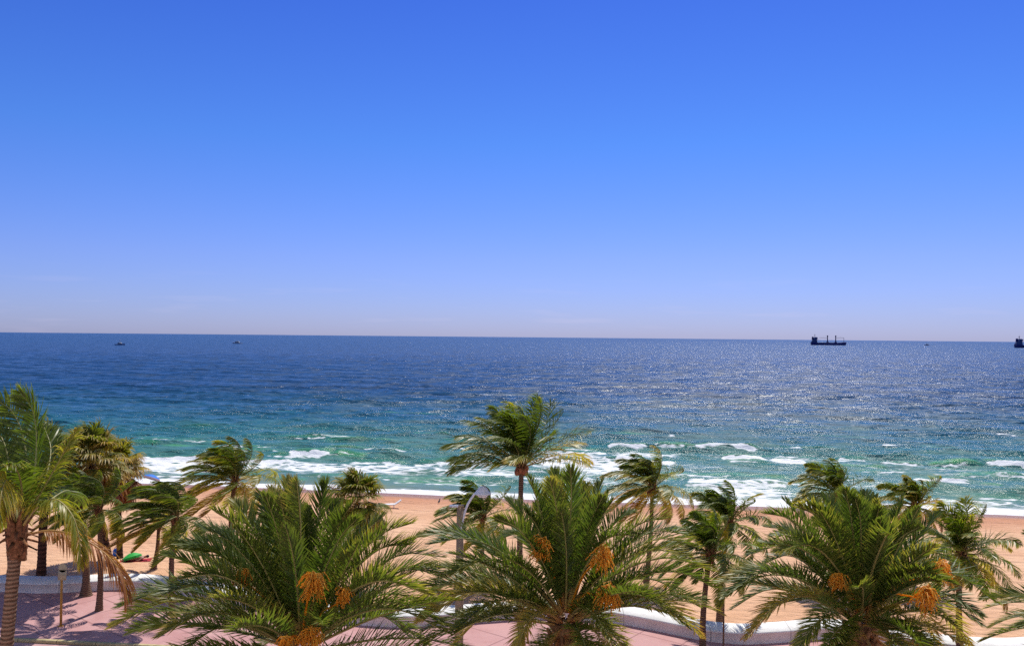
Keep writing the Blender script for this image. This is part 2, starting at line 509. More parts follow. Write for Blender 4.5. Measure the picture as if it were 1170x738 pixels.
MAT['signtan'] = simple('tan_sign_back', (0.50, 0.43, 0.27), 0.6, 0.3, 0.2, 5)
MAT['signpost'] = simple('ochre_post', (0.52, 0.26, 0.05), 0.6, 0.3, 0.2, 4)
MAT['blue'] = simple('blue_fabric', (0.03, 0.18, 0.68), 0.7, 0.2, 0.15, 3)
MAT['whitecloth'] = simple('white_fabric', (0.75, 0.73, 0.74), 0.7, 0.2, 0.1, 3)
MAT['pinkcloth'] = simple('pale_pink_fabric', (0.60, 0.42, 0.48), 0.7, 0.2, 0.1, 3)
MAT['green'] = simple('bright_green_fabric', (0.03, 0.42, 0.06), 0.6, 0.3, 0.2, 3)
MAT['red'] = simple('red_fabric', (0.45, 0.03, 0.04), 0.7, 0.2, 0.2, 3)
MAT['skin'] = simple('skin', (0.36, 0.20, 0.14), 0.5, 0.4, 0.1, 4)
MAT['dark'] = simple('dark_fabric', (0.02, 0.02, 0.035), 0.7, 0.3, 0.2, 4)
MAT['boatwhite'] = simple('boat_white', (0.45, 0.48, 0.52), 0.4, 0.5, 0.1, 1)
MAT['dark_glass'] = simple('tinted_glass', (0.05, 0.06, 0.07), 0.1, 0.5, 0.1, 1)
MAT['wood'] = simple('brown_post_wood', (0.20, 0.11, 0.07), 0.8, 0.2, 0.3, 4)

# ------------------------------------------------------------------ land
SEA_Z = -1.0
# shoreline as seen, at sea level
sh_px = [(-60, 545), (200, 553.5), (450, 563), (760, 576), (1040, 585), (1170, 589.5), (1300, 594)]
sh = np.array([at(x, y, SEA_Z) for x, y in sh_px])
sh_ang = math.atan2(sh[-1][1] - sh[0][1], sh[-1][0] - sh[0][0])
XS = np.arange(-170, 170.1, 0.5)


def shore_y(x):
    base = np.interp(x, sh[:, 0], sh[:, 1])
    sl = (sh[1][1] - sh[0][1]) / (sh[1][0] - sh[0][0]); sr = (sh[-1][1] - sh[-2][1]) / (sh[-1][0] - sh[-2][0])
    base = np.where(x < sh[0][0], sh[0][1] + sl * (x - sh[0][0]), base)
    base = np.where(x > sh[-1][0], sh[-1][1] + sr * (x - sh[-1][0]), base)
    return base + 0.9 * (vnoise(x * 0.06 + 40, x * 0 + 3, 5) - 0.5) + 0.5 * (vnoise(x * 0.22 + 9, x * 0 + 7, 6) - 0.5)


wall_px = [(-120, 684), (-60, 678), (0, 675.5), (45, 678), (90, 676), (130, 673.5), (165, 675), (200, 680), (260, 690), (330, 703), (400, 713), (450, 717), (500, 715),
           (540, 711.5), (590, 708), (640, 706.5), (700, 711), (745, 719.5), (780, 727), (810, 733), (850, 736.5), (900, 733.5), (940, 729.5), (975, 731), (1010, 737),
           (1055, 746), (1110, 752), (1160, 754), (1220, 750), (1280, 749)]
wp_ = np.array([at(x, y, 0) for x, y in wall_px])
WS = np.arange(-60, 50.01, 0.25)
wy = np.interp(WS, wp_[:, 0], wp_[:, 1])
ker = np.hanning(11); ker /= ker.sum()
wy = np.convolve(np.pad(wy, 5, mode='edge'), ker, mode='valid')


def wall_y(x):
    return np.interp(x, WS, wy)


def beach_z(x, y):
    """sand height between the wall and the water"""
    w = wall_y(x) + 0.4; s = shore_y(x)
    t = np.clip((y - w) / (s - w), 0, 1.6)
    return 0.34 - (0.34 - SEA_Z) * np.clip(t, 0, 1) ** 1.15 - np.maximum(t - 1, 0) * 3.0


# beach sheet
rows = np.concatenate([np.linspace(0, 0.9, 90), np.linspace(0.905, 1.08, 60)])
xs = np.arange(-150, 150.1, 0.6)
Xg = np.repeat(xs[None], len(rows), 0)
w0 = wall_y(xs) + 0.45; s0 = shore_y(xs)
Yg = w0[None] + rows[:, None] * (s0 - w0)[None]
Zg = beach_z(Xg, Yg) + 0.16 * (fbm(Xg * 0.18, Yg * 0.3, 21) - 0.5) * np.clip((1 - rows[:, None]) * 8, 0, 1)
dist = (s0[None] - Yg) * math.cos(sh_ang)
mb = MB(); mb.sheet(np.stack([Xg, Yg, Zg], -1), tint=dist)
beach = mb.build('beach', MAT['sand'], smooth=True); tag(beach, kind='structure')

# sea: fan of cells growing with distance
ANG = np.linspace(R(-43), R(43), 900)
rr = [56.0]
while rr[-1] < 45000:
    r_ = rr[-1]
    rr.append(r_ * (1.0026 if r_ < 260 else 1.006 if r_ < 700 else 1.03))
rr = np.array(rr)
Xs = rr[:, None] * np.tan(ANG)[None] * 1.0
Ys = np.repeat(rr[:, None], len(ANG), 1)
V = (Ys - shore_y(Xs)) * math.cos(sh_ang)       # metres offshore
U = Xs * math.cos(sh_ang) + Ys * math.sin(sh_ang)
Zs = np.full_like(Xs, 0.0)
near = np.exp(-np.maximum(V, 0) / 900.0) * np.clip(260 / rr[:, None] * 2, 0, 1)
shoal = np.clip(V / 12, 0.0, 1)
warp = (fbm(U * 0.018, V * 0.03, 31) - 0.5) * 30
for k, (wl_, am, dy_) in enumerate([(11, 0.17, 0.0), (7.3, 0.11, 0.25), (4.1, 0.06, -0.3), (2.6, 0.035, 0.5), (17, 0.13, 0.1)]):
    ph = (V + U * dy_ + warp * (1 if k in (0, 4) else 0.6)) * 2 * math.pi / wl_
    env = 0.3 + 1.3 * fbm(U * 0.035 + k * 9, V * 0.08 + 3 * k, 50 + k, 3)
    s_ = np.sin(ph)
    Zs += 1.5 * am * env * (np.exp(1.1 * (s_ - 1)) * 2 - 1) * near * shoal
Zs += 0.05 * (fbm(U * 0.9, V * 1.6, 77, 3) - 0.5) * shoal * np.clip(200 / rr[:, None], 0, 1)
foam = np.zeros_like(Xs); crestA = np.zeros_like(Xs)

# breakers measured off the photograph: (x0, y0, x1, y1, height, foam reach towards the shore, foam strength, painted backlit green)
BRK = [
    (150, 521, 262, 524, 0.55, 6.5, 1.0, 0.9), (255, 530, 300, 531, 0.30, 5, .9, 0.2), (330, 517.5, 382, 519.5, 0.50, 2.2, 1.2, 0.6), (376, 520, 420, 522, 0.35, 1, .35, 0.9),
    (262, 524, 345, 525, 0.30, 6, 0.75, 0.3), (395, 524, 470, 527, 0.3, 7, 0.62, 0.4), (470, 524, 566, 528, 0.3, 7.5, 0.72, 0.3),
    (610, 514, 700, 515, 0.45, 6, 0.78, 0.5), (690, 510.5, 745, 512, 0.40, 1.8, .95, 0.7), (742, 511, 800, 514, 0.6, 1.8, .8, 1.0), (786, 511.5, 872, 515, 0.75, 2.4, 1.15, 1.0),
    (890, 512, 921, 515, 0.4, 1.8, 1.0, 0.6), (700, 524, 782, 529, 0.4, 3.5, 1.1, 0.4), (820, 524.5, 880, 527, 0.45, 2.4, 1.05, 0.5), (876, 527, 925, 530, 0.45, 2.5, 1.25, 0.5),
    (1036, 548.5, 1116, 552.5, 0.50, 2.3, 1.4, 0.4), (1116, 553, 1150, 556, 0.3, 1, 0.5, 0.5), (1000, 507.5, 1050, 509, 0.35, 2.5, 0.95, 0.4), (1050, 508, 1072, 509, .3, 1.5, .7, .3),
    (955, 523, 1000, 524, 0.3, 2, .7, .3), (1000, 525, 1060, 528, 0.4, 2, .85, .7), (1056, 528, 1130, 531, 0.55, 1.6, .75, 1.0), (1120, 528, 1180, 531, 0.5, 2.2, 1.15, .6),
    (780, 549, 850, 553, 0.25, 3.5, 1.0, 0.2), (845, 551, 905, 556, 0.2, 6, 0.72, 0.3), (560, 535, 700, 538, 0.25, 4, .6, .4), (830, 541, 910, 545, .25, 1.6, .5, .6),
    (925, 541, 985, 544, .2, 1.5, .5, .3), (960, 521.5, 968, 522.5, .2, 1.2, 1.0, 0), (852, 499.5, 868, 500, .2, 1.6, .9, 0), (762, 499, 773, 499.5, .2, 1.6, .8, 0),
    (300, 470, 400, 471, .35, 1, .25, .3), (200, 489, 330, 491, .45, 1, .2, .7), (460, 494, 520, 497, .5, 1, .25, .9), (500, 502, 560, 504, .4, 1, .3, .6),
    (360, 501, 460, 503, .4, 1, .15, .8), (420, 470, 540, 474, .45, 1, .2, .6), (170, 508, 260, 511, .35, 1, .3, .8), (640, 492, 760, 496, .4, 1, .3, .5),
    (1130, 497, 1180, 499, .3, 2, .7, .2), (930, 497, 1000, 499, .3, 1.8, .6, .3), (1020, 486, 1080, 488, .3, 1.6, .6, .2), (880, 487, 930, 489, .3, 1.5, .55, .2),
    (205, 540, 300, 543, .15, 2, .4, .5), (400, 545, 560, 550, .2, 1.5, .4, .5), (1060, 569, 1170, 574, .12, 3, .55, .3), (920, 560, 1030, 566, .12, 2, .45, .3),
    (600, 545, 720, 551, .2, 2.5, .6, .4), (120, 505, 180, 507, .3, 1, .3, .5),
]
rb = random.Random(5)
for _ in range(46):      # thin minor wavelets between the measured ones
    xa = rb.uniform(150, 1150); ya = rb.uniform(500, 566) + (xa - 585) * 0.022; ln_ = rb.uniform(30, 120)
    BRK.append((xa, ya, xa + ln_, ya + ln_ * 0.028, rb.uniform(.12, .28), rb.uniform(.7, 1.8), rb.uniform(.65, 1.0), rb.uniform(.2, .7)))
for i, (x0, y0, x1, y1, hgt, reach, strg, grn) in enumerate(BRK):
    P0, P1 = at(x0, y0, SEA_Z), at(x1, y1, SEA_Z)
    dv = (P1 - P0)[:2]; Lw = np.linalg.norm(dv); dv /= Lw; nv = np.array([-dv[1], dv[0]])
    af = (Xs - P0[0]) * dv[0] + (Ys - P0[1]) * dv[1]
    cf = (Xs - P0[0]) * nv[0] + (Ys - P0[1]) * nv[1]
    M_ = (af > 0) & (af < Lw) & (cf > -reach * 1.8 - 3) & (cf < 7)
    if not M_.any(): continue
    a, c_ = af[M_], cf[M_]
    c_ = c_ - (1.1 * (vnoise(a * 0.13 + i * 7.3, a * 0 + i, 90) - 0.5) * 2 + 0.5 * (vnoise(a * 0.5 + i * 3.3, a * 0 + i, 91) - .5))
    tl = np.clip(a / (Lw * 0.22), 0, 1) * np.clip((Lw - a) / (Lw * 0.22), 0, 1)
    tl = tl * tl * (3 - 2 * tl)
    tl = tl * (0.65 + 0.6 * vnoise(a * 0.3 + i, a * 0 + 2 * i, 92))
    h = np.where(c_ > 0, np.exp(-(c_ / 1.9) ** 2), np.exp(-(c_ / 0.75) ** 2))
    Zs[M_] += hgt * 0.70 * tl * h
    rch = reach * (0.25 + 1.35 * fbm(a * 0.35 + i * 5, c_ * 0.3, 93, 3))
    c2_ = c_ + 0.5 * (fbm(a * 0.8 + i, c_ * 0.8, 94, 3) - 0.5)
    fm = np.clip((-c2_ + 0.10) / 0.6, 0, 1) * np.clip(1 - (-c2_ - 0.1) / rch, 0, 1) ** 0.8
    fm = fm * strg * 1.12 * (0.55 + 0.85 * fbm(a * 1.3 + i, c_ * 2.0, 99, 3)) * np.clip(tl * 1.8, 0, 1)
    foam[M_] = np.maximum(foam[M_], fm)
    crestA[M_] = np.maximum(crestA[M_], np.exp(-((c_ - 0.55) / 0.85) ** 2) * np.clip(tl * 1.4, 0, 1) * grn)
# drifting foam fields between the breakers and the beach
PATCH = [(220, 532, 90, 9, .74), (330, 532, 90, 8, .70), (440, 534, 90, 10, .60), (540, 536, 80, 11, .62), (660, 530, 90, 14, .60), (730, 519, 60, 7, .62), (850, 560, 70, 12, .64),
         (800, 534, 120, 6, .42), (960, 550, 90, 14, .40), (1100, 540, 90, 8, .40), (650, 549, 100, 8, .50), (1110, 574, 100, 8, .5), (500, 548, 130, 6, .42), (350, 541, 120, 6, .35),
         (930, 568, 90, 7, .42), (1000, 530, 200, 20, .36), (860, 522, 160, 8, .40)]
for cx, cy, rx, ry, st in PATCH:
    C_ = at(cx, cy, SEA_Z); A_ = at(cx + rx, cy + rx * 0.03, SEA_Z); B_ = at(cx, cy - ry, SEA_Z)
    ax = A_[0] - C_[0]; by = B_[1] - C_[1]
    q = ((Xs - C_[0]) / ax) ** 2 + ((Ys - C_[1] + 0.17 * (Xs - C_[0])) / by) ** 2
    foam = np.maximum(foam, st * np.clip(1.25 - q, 0, 1) * (0.75 + 0.5 * fbm(U * 0.12, V * 0.25, 61)))
# swash at the water's edge
edge = 1.9 + 2.6 * vnoise(U * 0.07 + 5, U * 0, 95) + 0.6 * vnoise(U * 0.5, U * 0 + 4, 96)
sw = np.clip(1.25 - np.abs(V - 0.9) / edge, 0, 1.2)
foam = np.maximum(foam, np.where(V > -1.5, sw * 1.15, 0))
foam = foam * (0.86 + 0.28 * fbm(U * 0.6, V * 0.9, 97, 3))
deep = np.clip(np.log1p(np.maximum(V, 0) / 12.0) / math.log1p(1500 / 12.0), 0, 1)
Zs = Zs + SEA_Z
Zs = np.where(V < 0, SEA_Z + np.maximum(V, -3) * 0.012, Zs)
mb = MB(); mb.sheet(np.stack([Xs, Ys, Zs], -1))
sea = mb.build('sea', MAT['sea'], smooth=True); tag(sea, kind='structure')
for nm, arr in (('foam', foam), ('crest', crestA), ('deep', deep)):
    a_ = sea.data.attributes.new(nm, 'FLOAT', 'POINT'); a_.data.foreach_set('value', arr.ravel().astype(np.float32))

# promenade, kerb, road, ground
KA = math.atan2((at(150, 735)[1] - at(0, 727.5)[1]), (at(150, 735)[0] - at(0, 727.5)[0]))
k0 = at(0, 727.5)


def kerb_y(x):
    return k0[1] + (x - k0[0]) * math.tan(KA)


def strip(name, y0, y1, z, mat, x0=-120, x1=120, n=60):
    xx = np.linspace(x0, x1, n)
    G = np.stack([np.stack([xx, y0(xx), np.full(n, z)], -1), np.stack([xx, y1(xx), np.full(n, z)], -1)])
    m_ = MB(); m_.sheet(G); o = m_.build(name, mat); tag(o, kind='structure'); return o


xx = np.arange(-120, 120.1, 0.5)
G = np.stack([np.stack([xx, kerb_y(xx) + t * (wall_y(xx) + 0.5 - kerb_y(xx)), np.zeros_like(xx)], -1) for t in (0, 1)])
mb = MB(); mb.sheet(G); tag(mb.build('promenade', MAT['pavers']), kind='structure')
mb = MB()
for a_, b_ in zip(xx[:-1:4], xx[4::4]):
    ya, yb = kerb_y(a_), kerb_y(b_)
    P = []
    for x_, y_ in ((a_ + 0.012, ya), (b_ - 0.012, yb)):
        P += [[x_, y_ - 0.22, -0.16], [x_, y_ - 0.20, 0.0], [x_, y_ - 0.17, 0.03], [x_, y_ - 0.003, 0.03], [x_, y_ - 0.003, -0.16]]
    mb.add(P, [[i_, (i_ + 1) % 5, 5 + (i_ + 1) % 5, 5 + i_] for i_ in range(5)])
tag(mb.build('kerb', MAT['kerb']), kind='structure')
strip('gutter_pavement', lambda x: kerb_y(x) - 3.0, lambda x: kerb_y(x) - 0.1, -0.13, MAT['strip'])
strip('road', lambda x: kerb_y(x) - 15.0, lambda x: kerb_y(x) - 2.9, -0.14, MAT['asphalt'])
strip('road_line', lambda x: kerb_y(x) - 9.1, lambda x: kerb_y(x) - 8.95, -0.136, MAT['yellow'])
strip('road_edge_line', lambda x: kerb_y(x) - 3.4, lambda x: kerb_y(x) - 3.25, -0.136, MAT['paint'])
strip('pavement', lambda x: kerb_y(x) * 0 - 30.0, lambda x: kerb_y(x) - 15.0, -0.02, MAT['strip'])
mb = MB(); mb.sheet(np.array([[[-400, -300, -0.6], [400, -300, -0.6]], [[-400, 62, -0.6], [400, 62, -0.6]]], float))
tag(mb.build('ground', MAT['ground']), kind='structure')

# wave wall: low white wall with wide sloping top
prof = [(0.0, -0.02), (0.03, 0.46), (0.0, 0.47), (0.0, 0.53), (0.04, 0.57), (0.92, 0.72), (1.0, 0.68), (1.02, -0.3)]
wy2 = np.gradient(wy, WS)
nrm_ = np.stack([-wy2, np.ones_like(wy2)], -1); nrm_ /= np.linalg.norm(nrm_, axis=1)[:, None]
G = []
for dpt, z_ in prof:
    G.append(np.stack([WS + nrm_[:, 0] * dpt, wy + nrm_[:, 1] * dpt, np.full_like(WS, z_)], -1))
mb = MB(); mb.sheet(np.array(G)[:, ::-1])
o = mb.build('beach_wall', MAT['wall']); tag(o, 'low white curving wall between the pink promenade and the sand', 'wall')


# unseen hotel front behind the camera, added to bounce warm sunlight forward
hotel = empty('hotel_bounce_front', (0, -2.6, 0)); tag(hotel, 'unseen plain pale hotel front, added behind the viewpoint to bounce warm light', 'building')
mb = MB(); mb.box((0, -8, 14), (110, 16, 31)); mb.build('wall', MAT['wall'], hotel)
mb = MB(); mb.box((0, -.1, 30), (110.4, .5, 1.1)); mb.build('parapet', MAT['wall'], hotel)

# ------------------------------------------------------------------ palms
def nrmz(v):
    return v / (np.linalg.norm(v, axis=-1, keepdims=True) + 1e-9)


WIND = np.array([-0.85, -0.50, 0.0])


def frond(mb, base, az, el, L, kind='coco', grav=1.0, wind=0.0, dry=0.1, n=18, M=46, twist=0.0, lw=1.0, r=None, rad=0.03, seg=3, lgrav=None, path=None, origin=None, avoid=(), lscale=1.0):
    """one pinnate leaf: a bending stalk with two rows of leaflets"""
    r = r or rnd
    q_r = np.random.default_rng(r.randrange(10 ** 9))
    az, el = R(az), R(el)
    d = np.array([math.cos(el) * math.cos(az), math.cos(el) * math.sin(az), math.sin(el)])
    P, T = [np.array(base, float)], [d]
    for i in range(n):
        s = (i + 1) / n
        d = d + (np.array([0, 0, -1.0]) * grav * (0.25 + 1.6 * s) + WIND * wind * (0.2 + 1.9 * s)) / n
        d = d / np.linalg.norm(d)
        P.append(P[-1] + d * L / n); T.append(d)
    P, T = np.array(P), np.array(T)
    if path is not None:
        C_ = np.array(path, float); kk = len(C_) - 1
        C_ = np.vstack([2 * C_[0] - C_[1], C_, 2 * C_[-1] - C_[-2]])
        P = []
        for u_ in np.linspace(0, kk, n + 1):
            j_ = min(int(u_), kk - 1); f_ = u_ - j_; q0, q1, q2, q3 = C_[j_:j_ + 4]
            P.append(0.5 * (2 * q1 + (q2 - q0) * f_ + (2 * q0 - 5 * q1 + 4 * q2 - q3) * f_ ** 2 + (3 * q1 - q0 - 3 * q2 + q3) * f_ ** 3))
        P = np.array(P); T = nrmz(np.gradient(P, axis=0)); L = np.linalg.norm(np.diff(P, axis=0), axis=1).sum()
    if avoid and origin is not None:      # keep gaps in the crown where the palm has none
        Q = to_px(P[2:] + origin)
        for x0_, y0_, x1_, y1_ in avoid:
            if ((Q[:, 0] > x0_) & (Q[:, 0] < x1_) & (Q[:, 1] > y0_) & (Q[:, 1] < y1_)).any(): return False
    up = np.array([0, 0, 1.0]) if abs(T[0][2]) < 0.97 else np.array([-math.cos(az), -math.sin(az), 0.0])
    N = []
    u = up
    for t in T:
        u = u - t * np.dot(u, t); u = u / (np.linalg.norm(u) + 1e-9); N.append(u)
    N = np.array(N); S = np.cross(T, N)
    ss = np.linspace(0, 1, n + 1)
    tw = twist * ss
    N2 = N * np.cos(tw)[:, None] + S * np.sin(tw)[:, None]; S2 = np.cross(T, N2)
    mb.tube(P, rad * (1 - 0.85 * ss), 5, mat=1, tint=np.clip(dry * 0.7 + 0.15 * ss + (0.75 * np.exp(-ss / 0.14) if kind == 'date' else 0.35 * np.exp(-ss / 0.1)), 0, 1), cap=False)
    date = kind == 'date'
    s0 = 0.16 if date else 0.14
    base_len = (0.66 if date else 1.0) * L / (4.2 if date else 3.6)
    g = (0.10 if date else 0.75) if lgrav is None else lgrav
    wd = (0.030 if date else 0.040) * lw
    for side in (-1, 1):
        s = s0 + (0.995 - s0) * (np.arange(M) + q_r.random(M) * 0.6) / M
        p = np.stack([np.interp(s, ss, P[:, k]) for k in range(3)], -1)
        t = nrmz(np.stack([np.interp(s, ss, T[:, k]) for k in range(3)], -1))
        nn = nrmz(np.stack([np.interp(s, ss, N2[:, k]) for k in range(3)], -1))
        sd = np.cross(t, nn) * side
        A = R(62) - (R(40) if date else R(34)) * s ** 1.3 + q_r.normal(0, .09, M)
        Vv = (R(34) if date else R(12)) + q_r.normal(0, .22 if date else .13, M)
        ld = nrmz(t * np.cos(A)[:, None] + (sd * np.cos(Vv)[:, None] + nn * np.sin(Vv)[:, None]) * np.sin(A)[:, None])
        prof = np.clip(np.minimum(0.45 + 2.6 * (s - s0), 1.0) * np.clip((1.03 - s) / 0.30, 0.0, 1.0) ** 0.6, 0.12, 1)
        ll = lscale * base_len * prof * (0.9 + 0.2 * q_r.random(M))
        rows_, widths = [p], [0.55, 1.0, 0.8, 0.06] if seg == 3 else [0.6, 1.0, 0.06]
        q = p; dd = ld
        jit = q_r.normal(0, .1, (M, 3))
        for k in range(seg):
            dd = nrmz(dd + (np.array([0, 0, -1.0]) * g * (0.6 + 0.5 * k) + WIND * wind * (0.45 if date else 1.1)) * (1.0 / seg) * 0.9 + jit * 0.25)
            q = q + dd * (ll / seg)[:, None]; rows_.append(q)
        wdir = nrmz(np.cross(ld, nn) * 0.9 + nn * q_r.normal(0.25, .35, M)[:, None])
        Vx = []
        for row, w in zip(rows_, widths):
            Vx += [row - wdir * wd * w * 0.5, row + wdir * wd * w * 0.5]
        Vx = np.stack(Vx, 1)                     # M, 2*(seg+1), 3
        b = (np.arange(M) * 2 * (seg + 1))[:, None]
        F = np.concatenate([b + np.array([[2 * k, 2 * k + 1, 2 * k + 3, 2 * k + 2]]) for k in range(seg)])
        tv = np.repeat(np.array([[0, 0] + [0.06, 0.06] * (seg - 1) + [0.45, 0.45]]), M, 0)  # tips drier, their tint raised further to look sunlit
        tt = np.clip(dry + 0.14 * s[:, None] ** 2 + tv * (0.5 + dry) + q_r.normal(0, .06, M)[:, None], 0, 1)
        mb.add(Vx.reshape(-1, 3), F, 0, tt.reshape(-1))
    return True


def fan_leaf(mb, base, az, el, Lp, Rf, dry, r):
    """costapalmate leaf: stalk and a split, drooping fan"""
    az, el = R(az), R(el)
    d = np.array([math.cos(el) * math.cos(az), math.cos(el) * math.sin(az), math.sin(el)])
    pts = [np.array(base, float)]; dd = d.copy()
    for i in range(6):
        dd = nrmz(dd + np.array([0, 0, -0.07]) + WIND * 0.03); pts.append(pts[-1] + dd * Lp / 6)
    mb.tube(pts, np.linspace(0.022, 0.012, 7), 4, mat=1, tint=dry * 0.8, cap=False)
    side = nrmz(np.cross(dd, [0, 0, 1.0])); nn = np.cross(side, dd)
    K = 30
    ang = np.linspace(R(-118), R(118), K) + np.array([r.gauss(0, .04) for _ in range(K)])
    ld = dd[None] * np.cos(ang)[:, None] + side[None] * np.sin(ang)[:, None] + nn[None] * 0.22
    ld = nrmz(ld)
    ll = Rf * (0.62 + 0.38 * np.cos(ang * 0.6)) * (0.85 + 0.3 * np.array([r.random() for _ in range(K)]))
    q = np.repeat(pts[-1][None], K, 0); rows_ = [q]; e = ld
    for k in range(3):
        e = nrmz(e + np.array([0, 0, -1.0]) * (0.10, 0.35, 0.75)[k] + WIND * 0.13 * k); q = q + e * (ll / 3)[:, None]; rows_.append(q)
    wdir = nrmz(np.cross(ld, nn[None] + 0.25 * np.array([[r.gauss(0, 1) for _ in range(3)] for _ in range(K)])))
    Vx = []
    for row, w in zip(rows_, (0.01, 0.075, 0.055, 0.004)):
        Vx += [row - wdir * w * .5 * Rf / .8, row + wdir * w * .5 * Rf / .8]
    Vx = np.stack(Vx, 1); b = (np.arange(K) * 8)[:, None]
    F = np.concatenate([b + np.array([[2 * k, 2 * k + 1, 2 * k + 3, 2 * k + 2]]) for k in range(3)])
    tt = np.clip(dry + np.array([[0, 0, .04, .04, .15, .15, .42, .42]]) + np.array([r.gauss(0, .05) for _ in range(K)])[:, None], 0, 1)
    mb.add(Vx.reshape(-1, 3), F, 0, tt.reshape(-1))


def trunk(root, p0, p1, r0, r1, mat, flare=1.5, rings=True, bow=0.15, seed=0):
    """tapering ringed stem from p0 to p1 in the palm's own space"""
    p0, p1 = np.array(p0, float), np.array(p1, float)
    n = max(24, int((p1[2] - p0[2]) * 9))
    s = np.linspace(0, 1, n)
    rr_ = random.Random(seed); ba = rr_.uniform(0, 6.28)
    c = p0 + (p1 - p0) * s[:, None]
    c[:, 0] += bow * np.sin(s * math.pi) * math.cos(ba); c[:, 1] += bow * np.sin(s * math.pi) * math.sin(ba)
    rad = r0 + (r1 - r0) * s + r0 * (flare - 1) * np.exp(-s * (p1[2] - p0[2]) / 0.45)
    if rings: rad = rad * (1 + 0.05 * np.where(np.arange(n) % 2, 1, -1) * (0.4 + 0.6 * vnoise(s * 40, s * 0 + seed, 3)))
    rad = rad * (1 + 0.06 * (vnoise(s * 12, s * 0 + seed, 4) - .5))
    m_ = MB(); m_.tube(c, rad, 12)
    return m_.build('trunk', mat, root, smooth=True)


def coconut(name, ground, top, Lf, label, nf=22, trunk_r=(0.16, 0.11), wind=0.5, seed=1, dry=0.12, extra=(), leafM=52, nuts=0, elmin=-22, group='wind-blown coconut palms along the beach',
            bark='bark', flare=1.5, seg=2, cat='palm tree', lw=1.3, skip=None, ngrav=1.0, dens=1.5, avoid=()):
    g = np.array(ground, float); top = np.array(top, float)
    root = empty(name, g); tag(root, label, cat, group)
    t = top - g
    trunk(root, (0, 0, -0.15), t + np.array([0, 0, 0.05]), trunk_r[0], trunk_r[1], MAT[bark], flare, seed=seed)
    r = random.Random(seed)
    m_ = MB()
    a0 = r.uniform(0, 360)
    nf = int(nf * dens); wind *= 2.0
    for i in range(nf):
        f = i / (nf - 1)
        az = a0 + i * 137.5 + r.uniform(-14, 14)
        if skip and any(lo <= (az % 360) <= hi for lo, hi in skip) and f > 0.3: continue
        el = 82 - (82 - elmin) * f ** 1.15 + r.uniform(-7, 7)
        L = Lf * (0.72 + 0.28 * math.sin(min(1, f * 1.8) * math.pi / 2)) * r.uniform(0.9, 1.08)
        b = t + np.array([math.cos(R(az)) * 0.08, math.sin(R(az)) * 0.08, 0.12 - 0.3 * f])
        dr = dry * (0.4 + 1.2 * f) + max(0, r.gauss(0, 0.10)) + (0.25 if (f > 0.8 and r.random() < .5) else 0)
        frond(m_, b, az, el, L, 'coco', grav=ngrav * (0.8 + 0.5 * f) * r.uniform(.85, 1.2), wind=wind * r.uniform(0.7, 1.25), dry=min(dr, .9), M=leafM, r=r, seg=seg, lw=lw, twist=r.uniform(-.5, .5), rad=0.03, n=14, origin=g, avoid=avoid)
    for (az, el, L, gv, wd, dr) in extra:
        frond(m_, t, az, el, L, 'coco', grav=gv, wind=wd, dry=dr, M=leafM, r=r, seg=seg, lw=lw, twist=r.uniform(-.3, .3), n=16)
    m_.build('crown', [MAT['coco'], MAT['rachis']], root)
    # fibrous crown shaft under the leaves
    m_ = MB()
    for k in range(16):
        a = k * 137.5; rr2 = R(a); zz = -0.45 + 0.55 * k / 16
        m_.tube([t + np.array([math.cos(rr2) * .06, math.sin(rr2) * .06, zz - .05]), t + np.array([math.cos(rr2) * (.17 + .02 * (k % 3)), math.sin(rr2) * (.17 + .02 * (k % 3)), zz + .22]),
                 t + np.array([math.cos(rr2) * .27, math.sin(rr2) * .27, zz + .38])], [trunk_r[1] * .7, .05, .02], 6)
    m_.build('crown_shaft', MAT['fibre'], root)
    if nuts:
        m_ = MB()
        for k in range(nuts):
            a = r.uniform(0, 6.28); rr2 = r.uniform(.22, .34)
            m_.ball(t + np.array([math.cos(k * .9) * rr2 * .75, math.sin(k * .9) * rr2 * .75, r.uniform(-.40, -.15)]), (.12, .12, .15), 8, 6)
        m_.build('coconut_cluster', MAT['nut'], root, smooth=True)
    return root


def fan_palm(name, ground, top, label, nleaf=60, Rf=0.85, Lp=1.0, seed=1, dry=0.22, trunk_r=(0.19, 0.17), flare=1.25, group='bushy fan palms on the sand', skirt=0.35, sq=1.0):
    g = np.array(ground, float); top = np.array(top, float)
    root = empty(name, g); tag(root, label, 'palm tree', group)
    t = top - g
    trunk(root, (0, 0, -0.15), t, trunk_r[0], trunk_r[1], MAT['bark_fan'], flare, seed=seed, bow=.08)
    r = random.Random(seed); m_ = MB(); m2 = MB()
    for i in range(nleaf):
        f = i / (nleaf - 1)
        az = i * 137.5 + r.uniform(-12, 12); el = 88 - 128 * f ** 0.8 + r.uniform(-14, 14)
        b = t + np.array([0, 0, 0.25 - 0.55 * f])
        dead = f > 1 - skirt * 0.6
        dr = (0.75 + r.random() * .25) if dead else min(.6, dry * (0.4 + 1.3 * f) + max(0, r.gauss(0, .12)))
        fan_leaf(m2 if dead else m_, b, az, el, Lp * (0.75 + 0.3 * f) * r.uniform(.75, 1.2) * sq, Rf * r.uniform(.85, 1.15), dr, r)
    m_.build('crown', [MAT['fan'], MAT['rachis']], root)
    m2.build('dead_leaf_skirt', [MAT['fan'], MAT['rachis']], root)
    return root


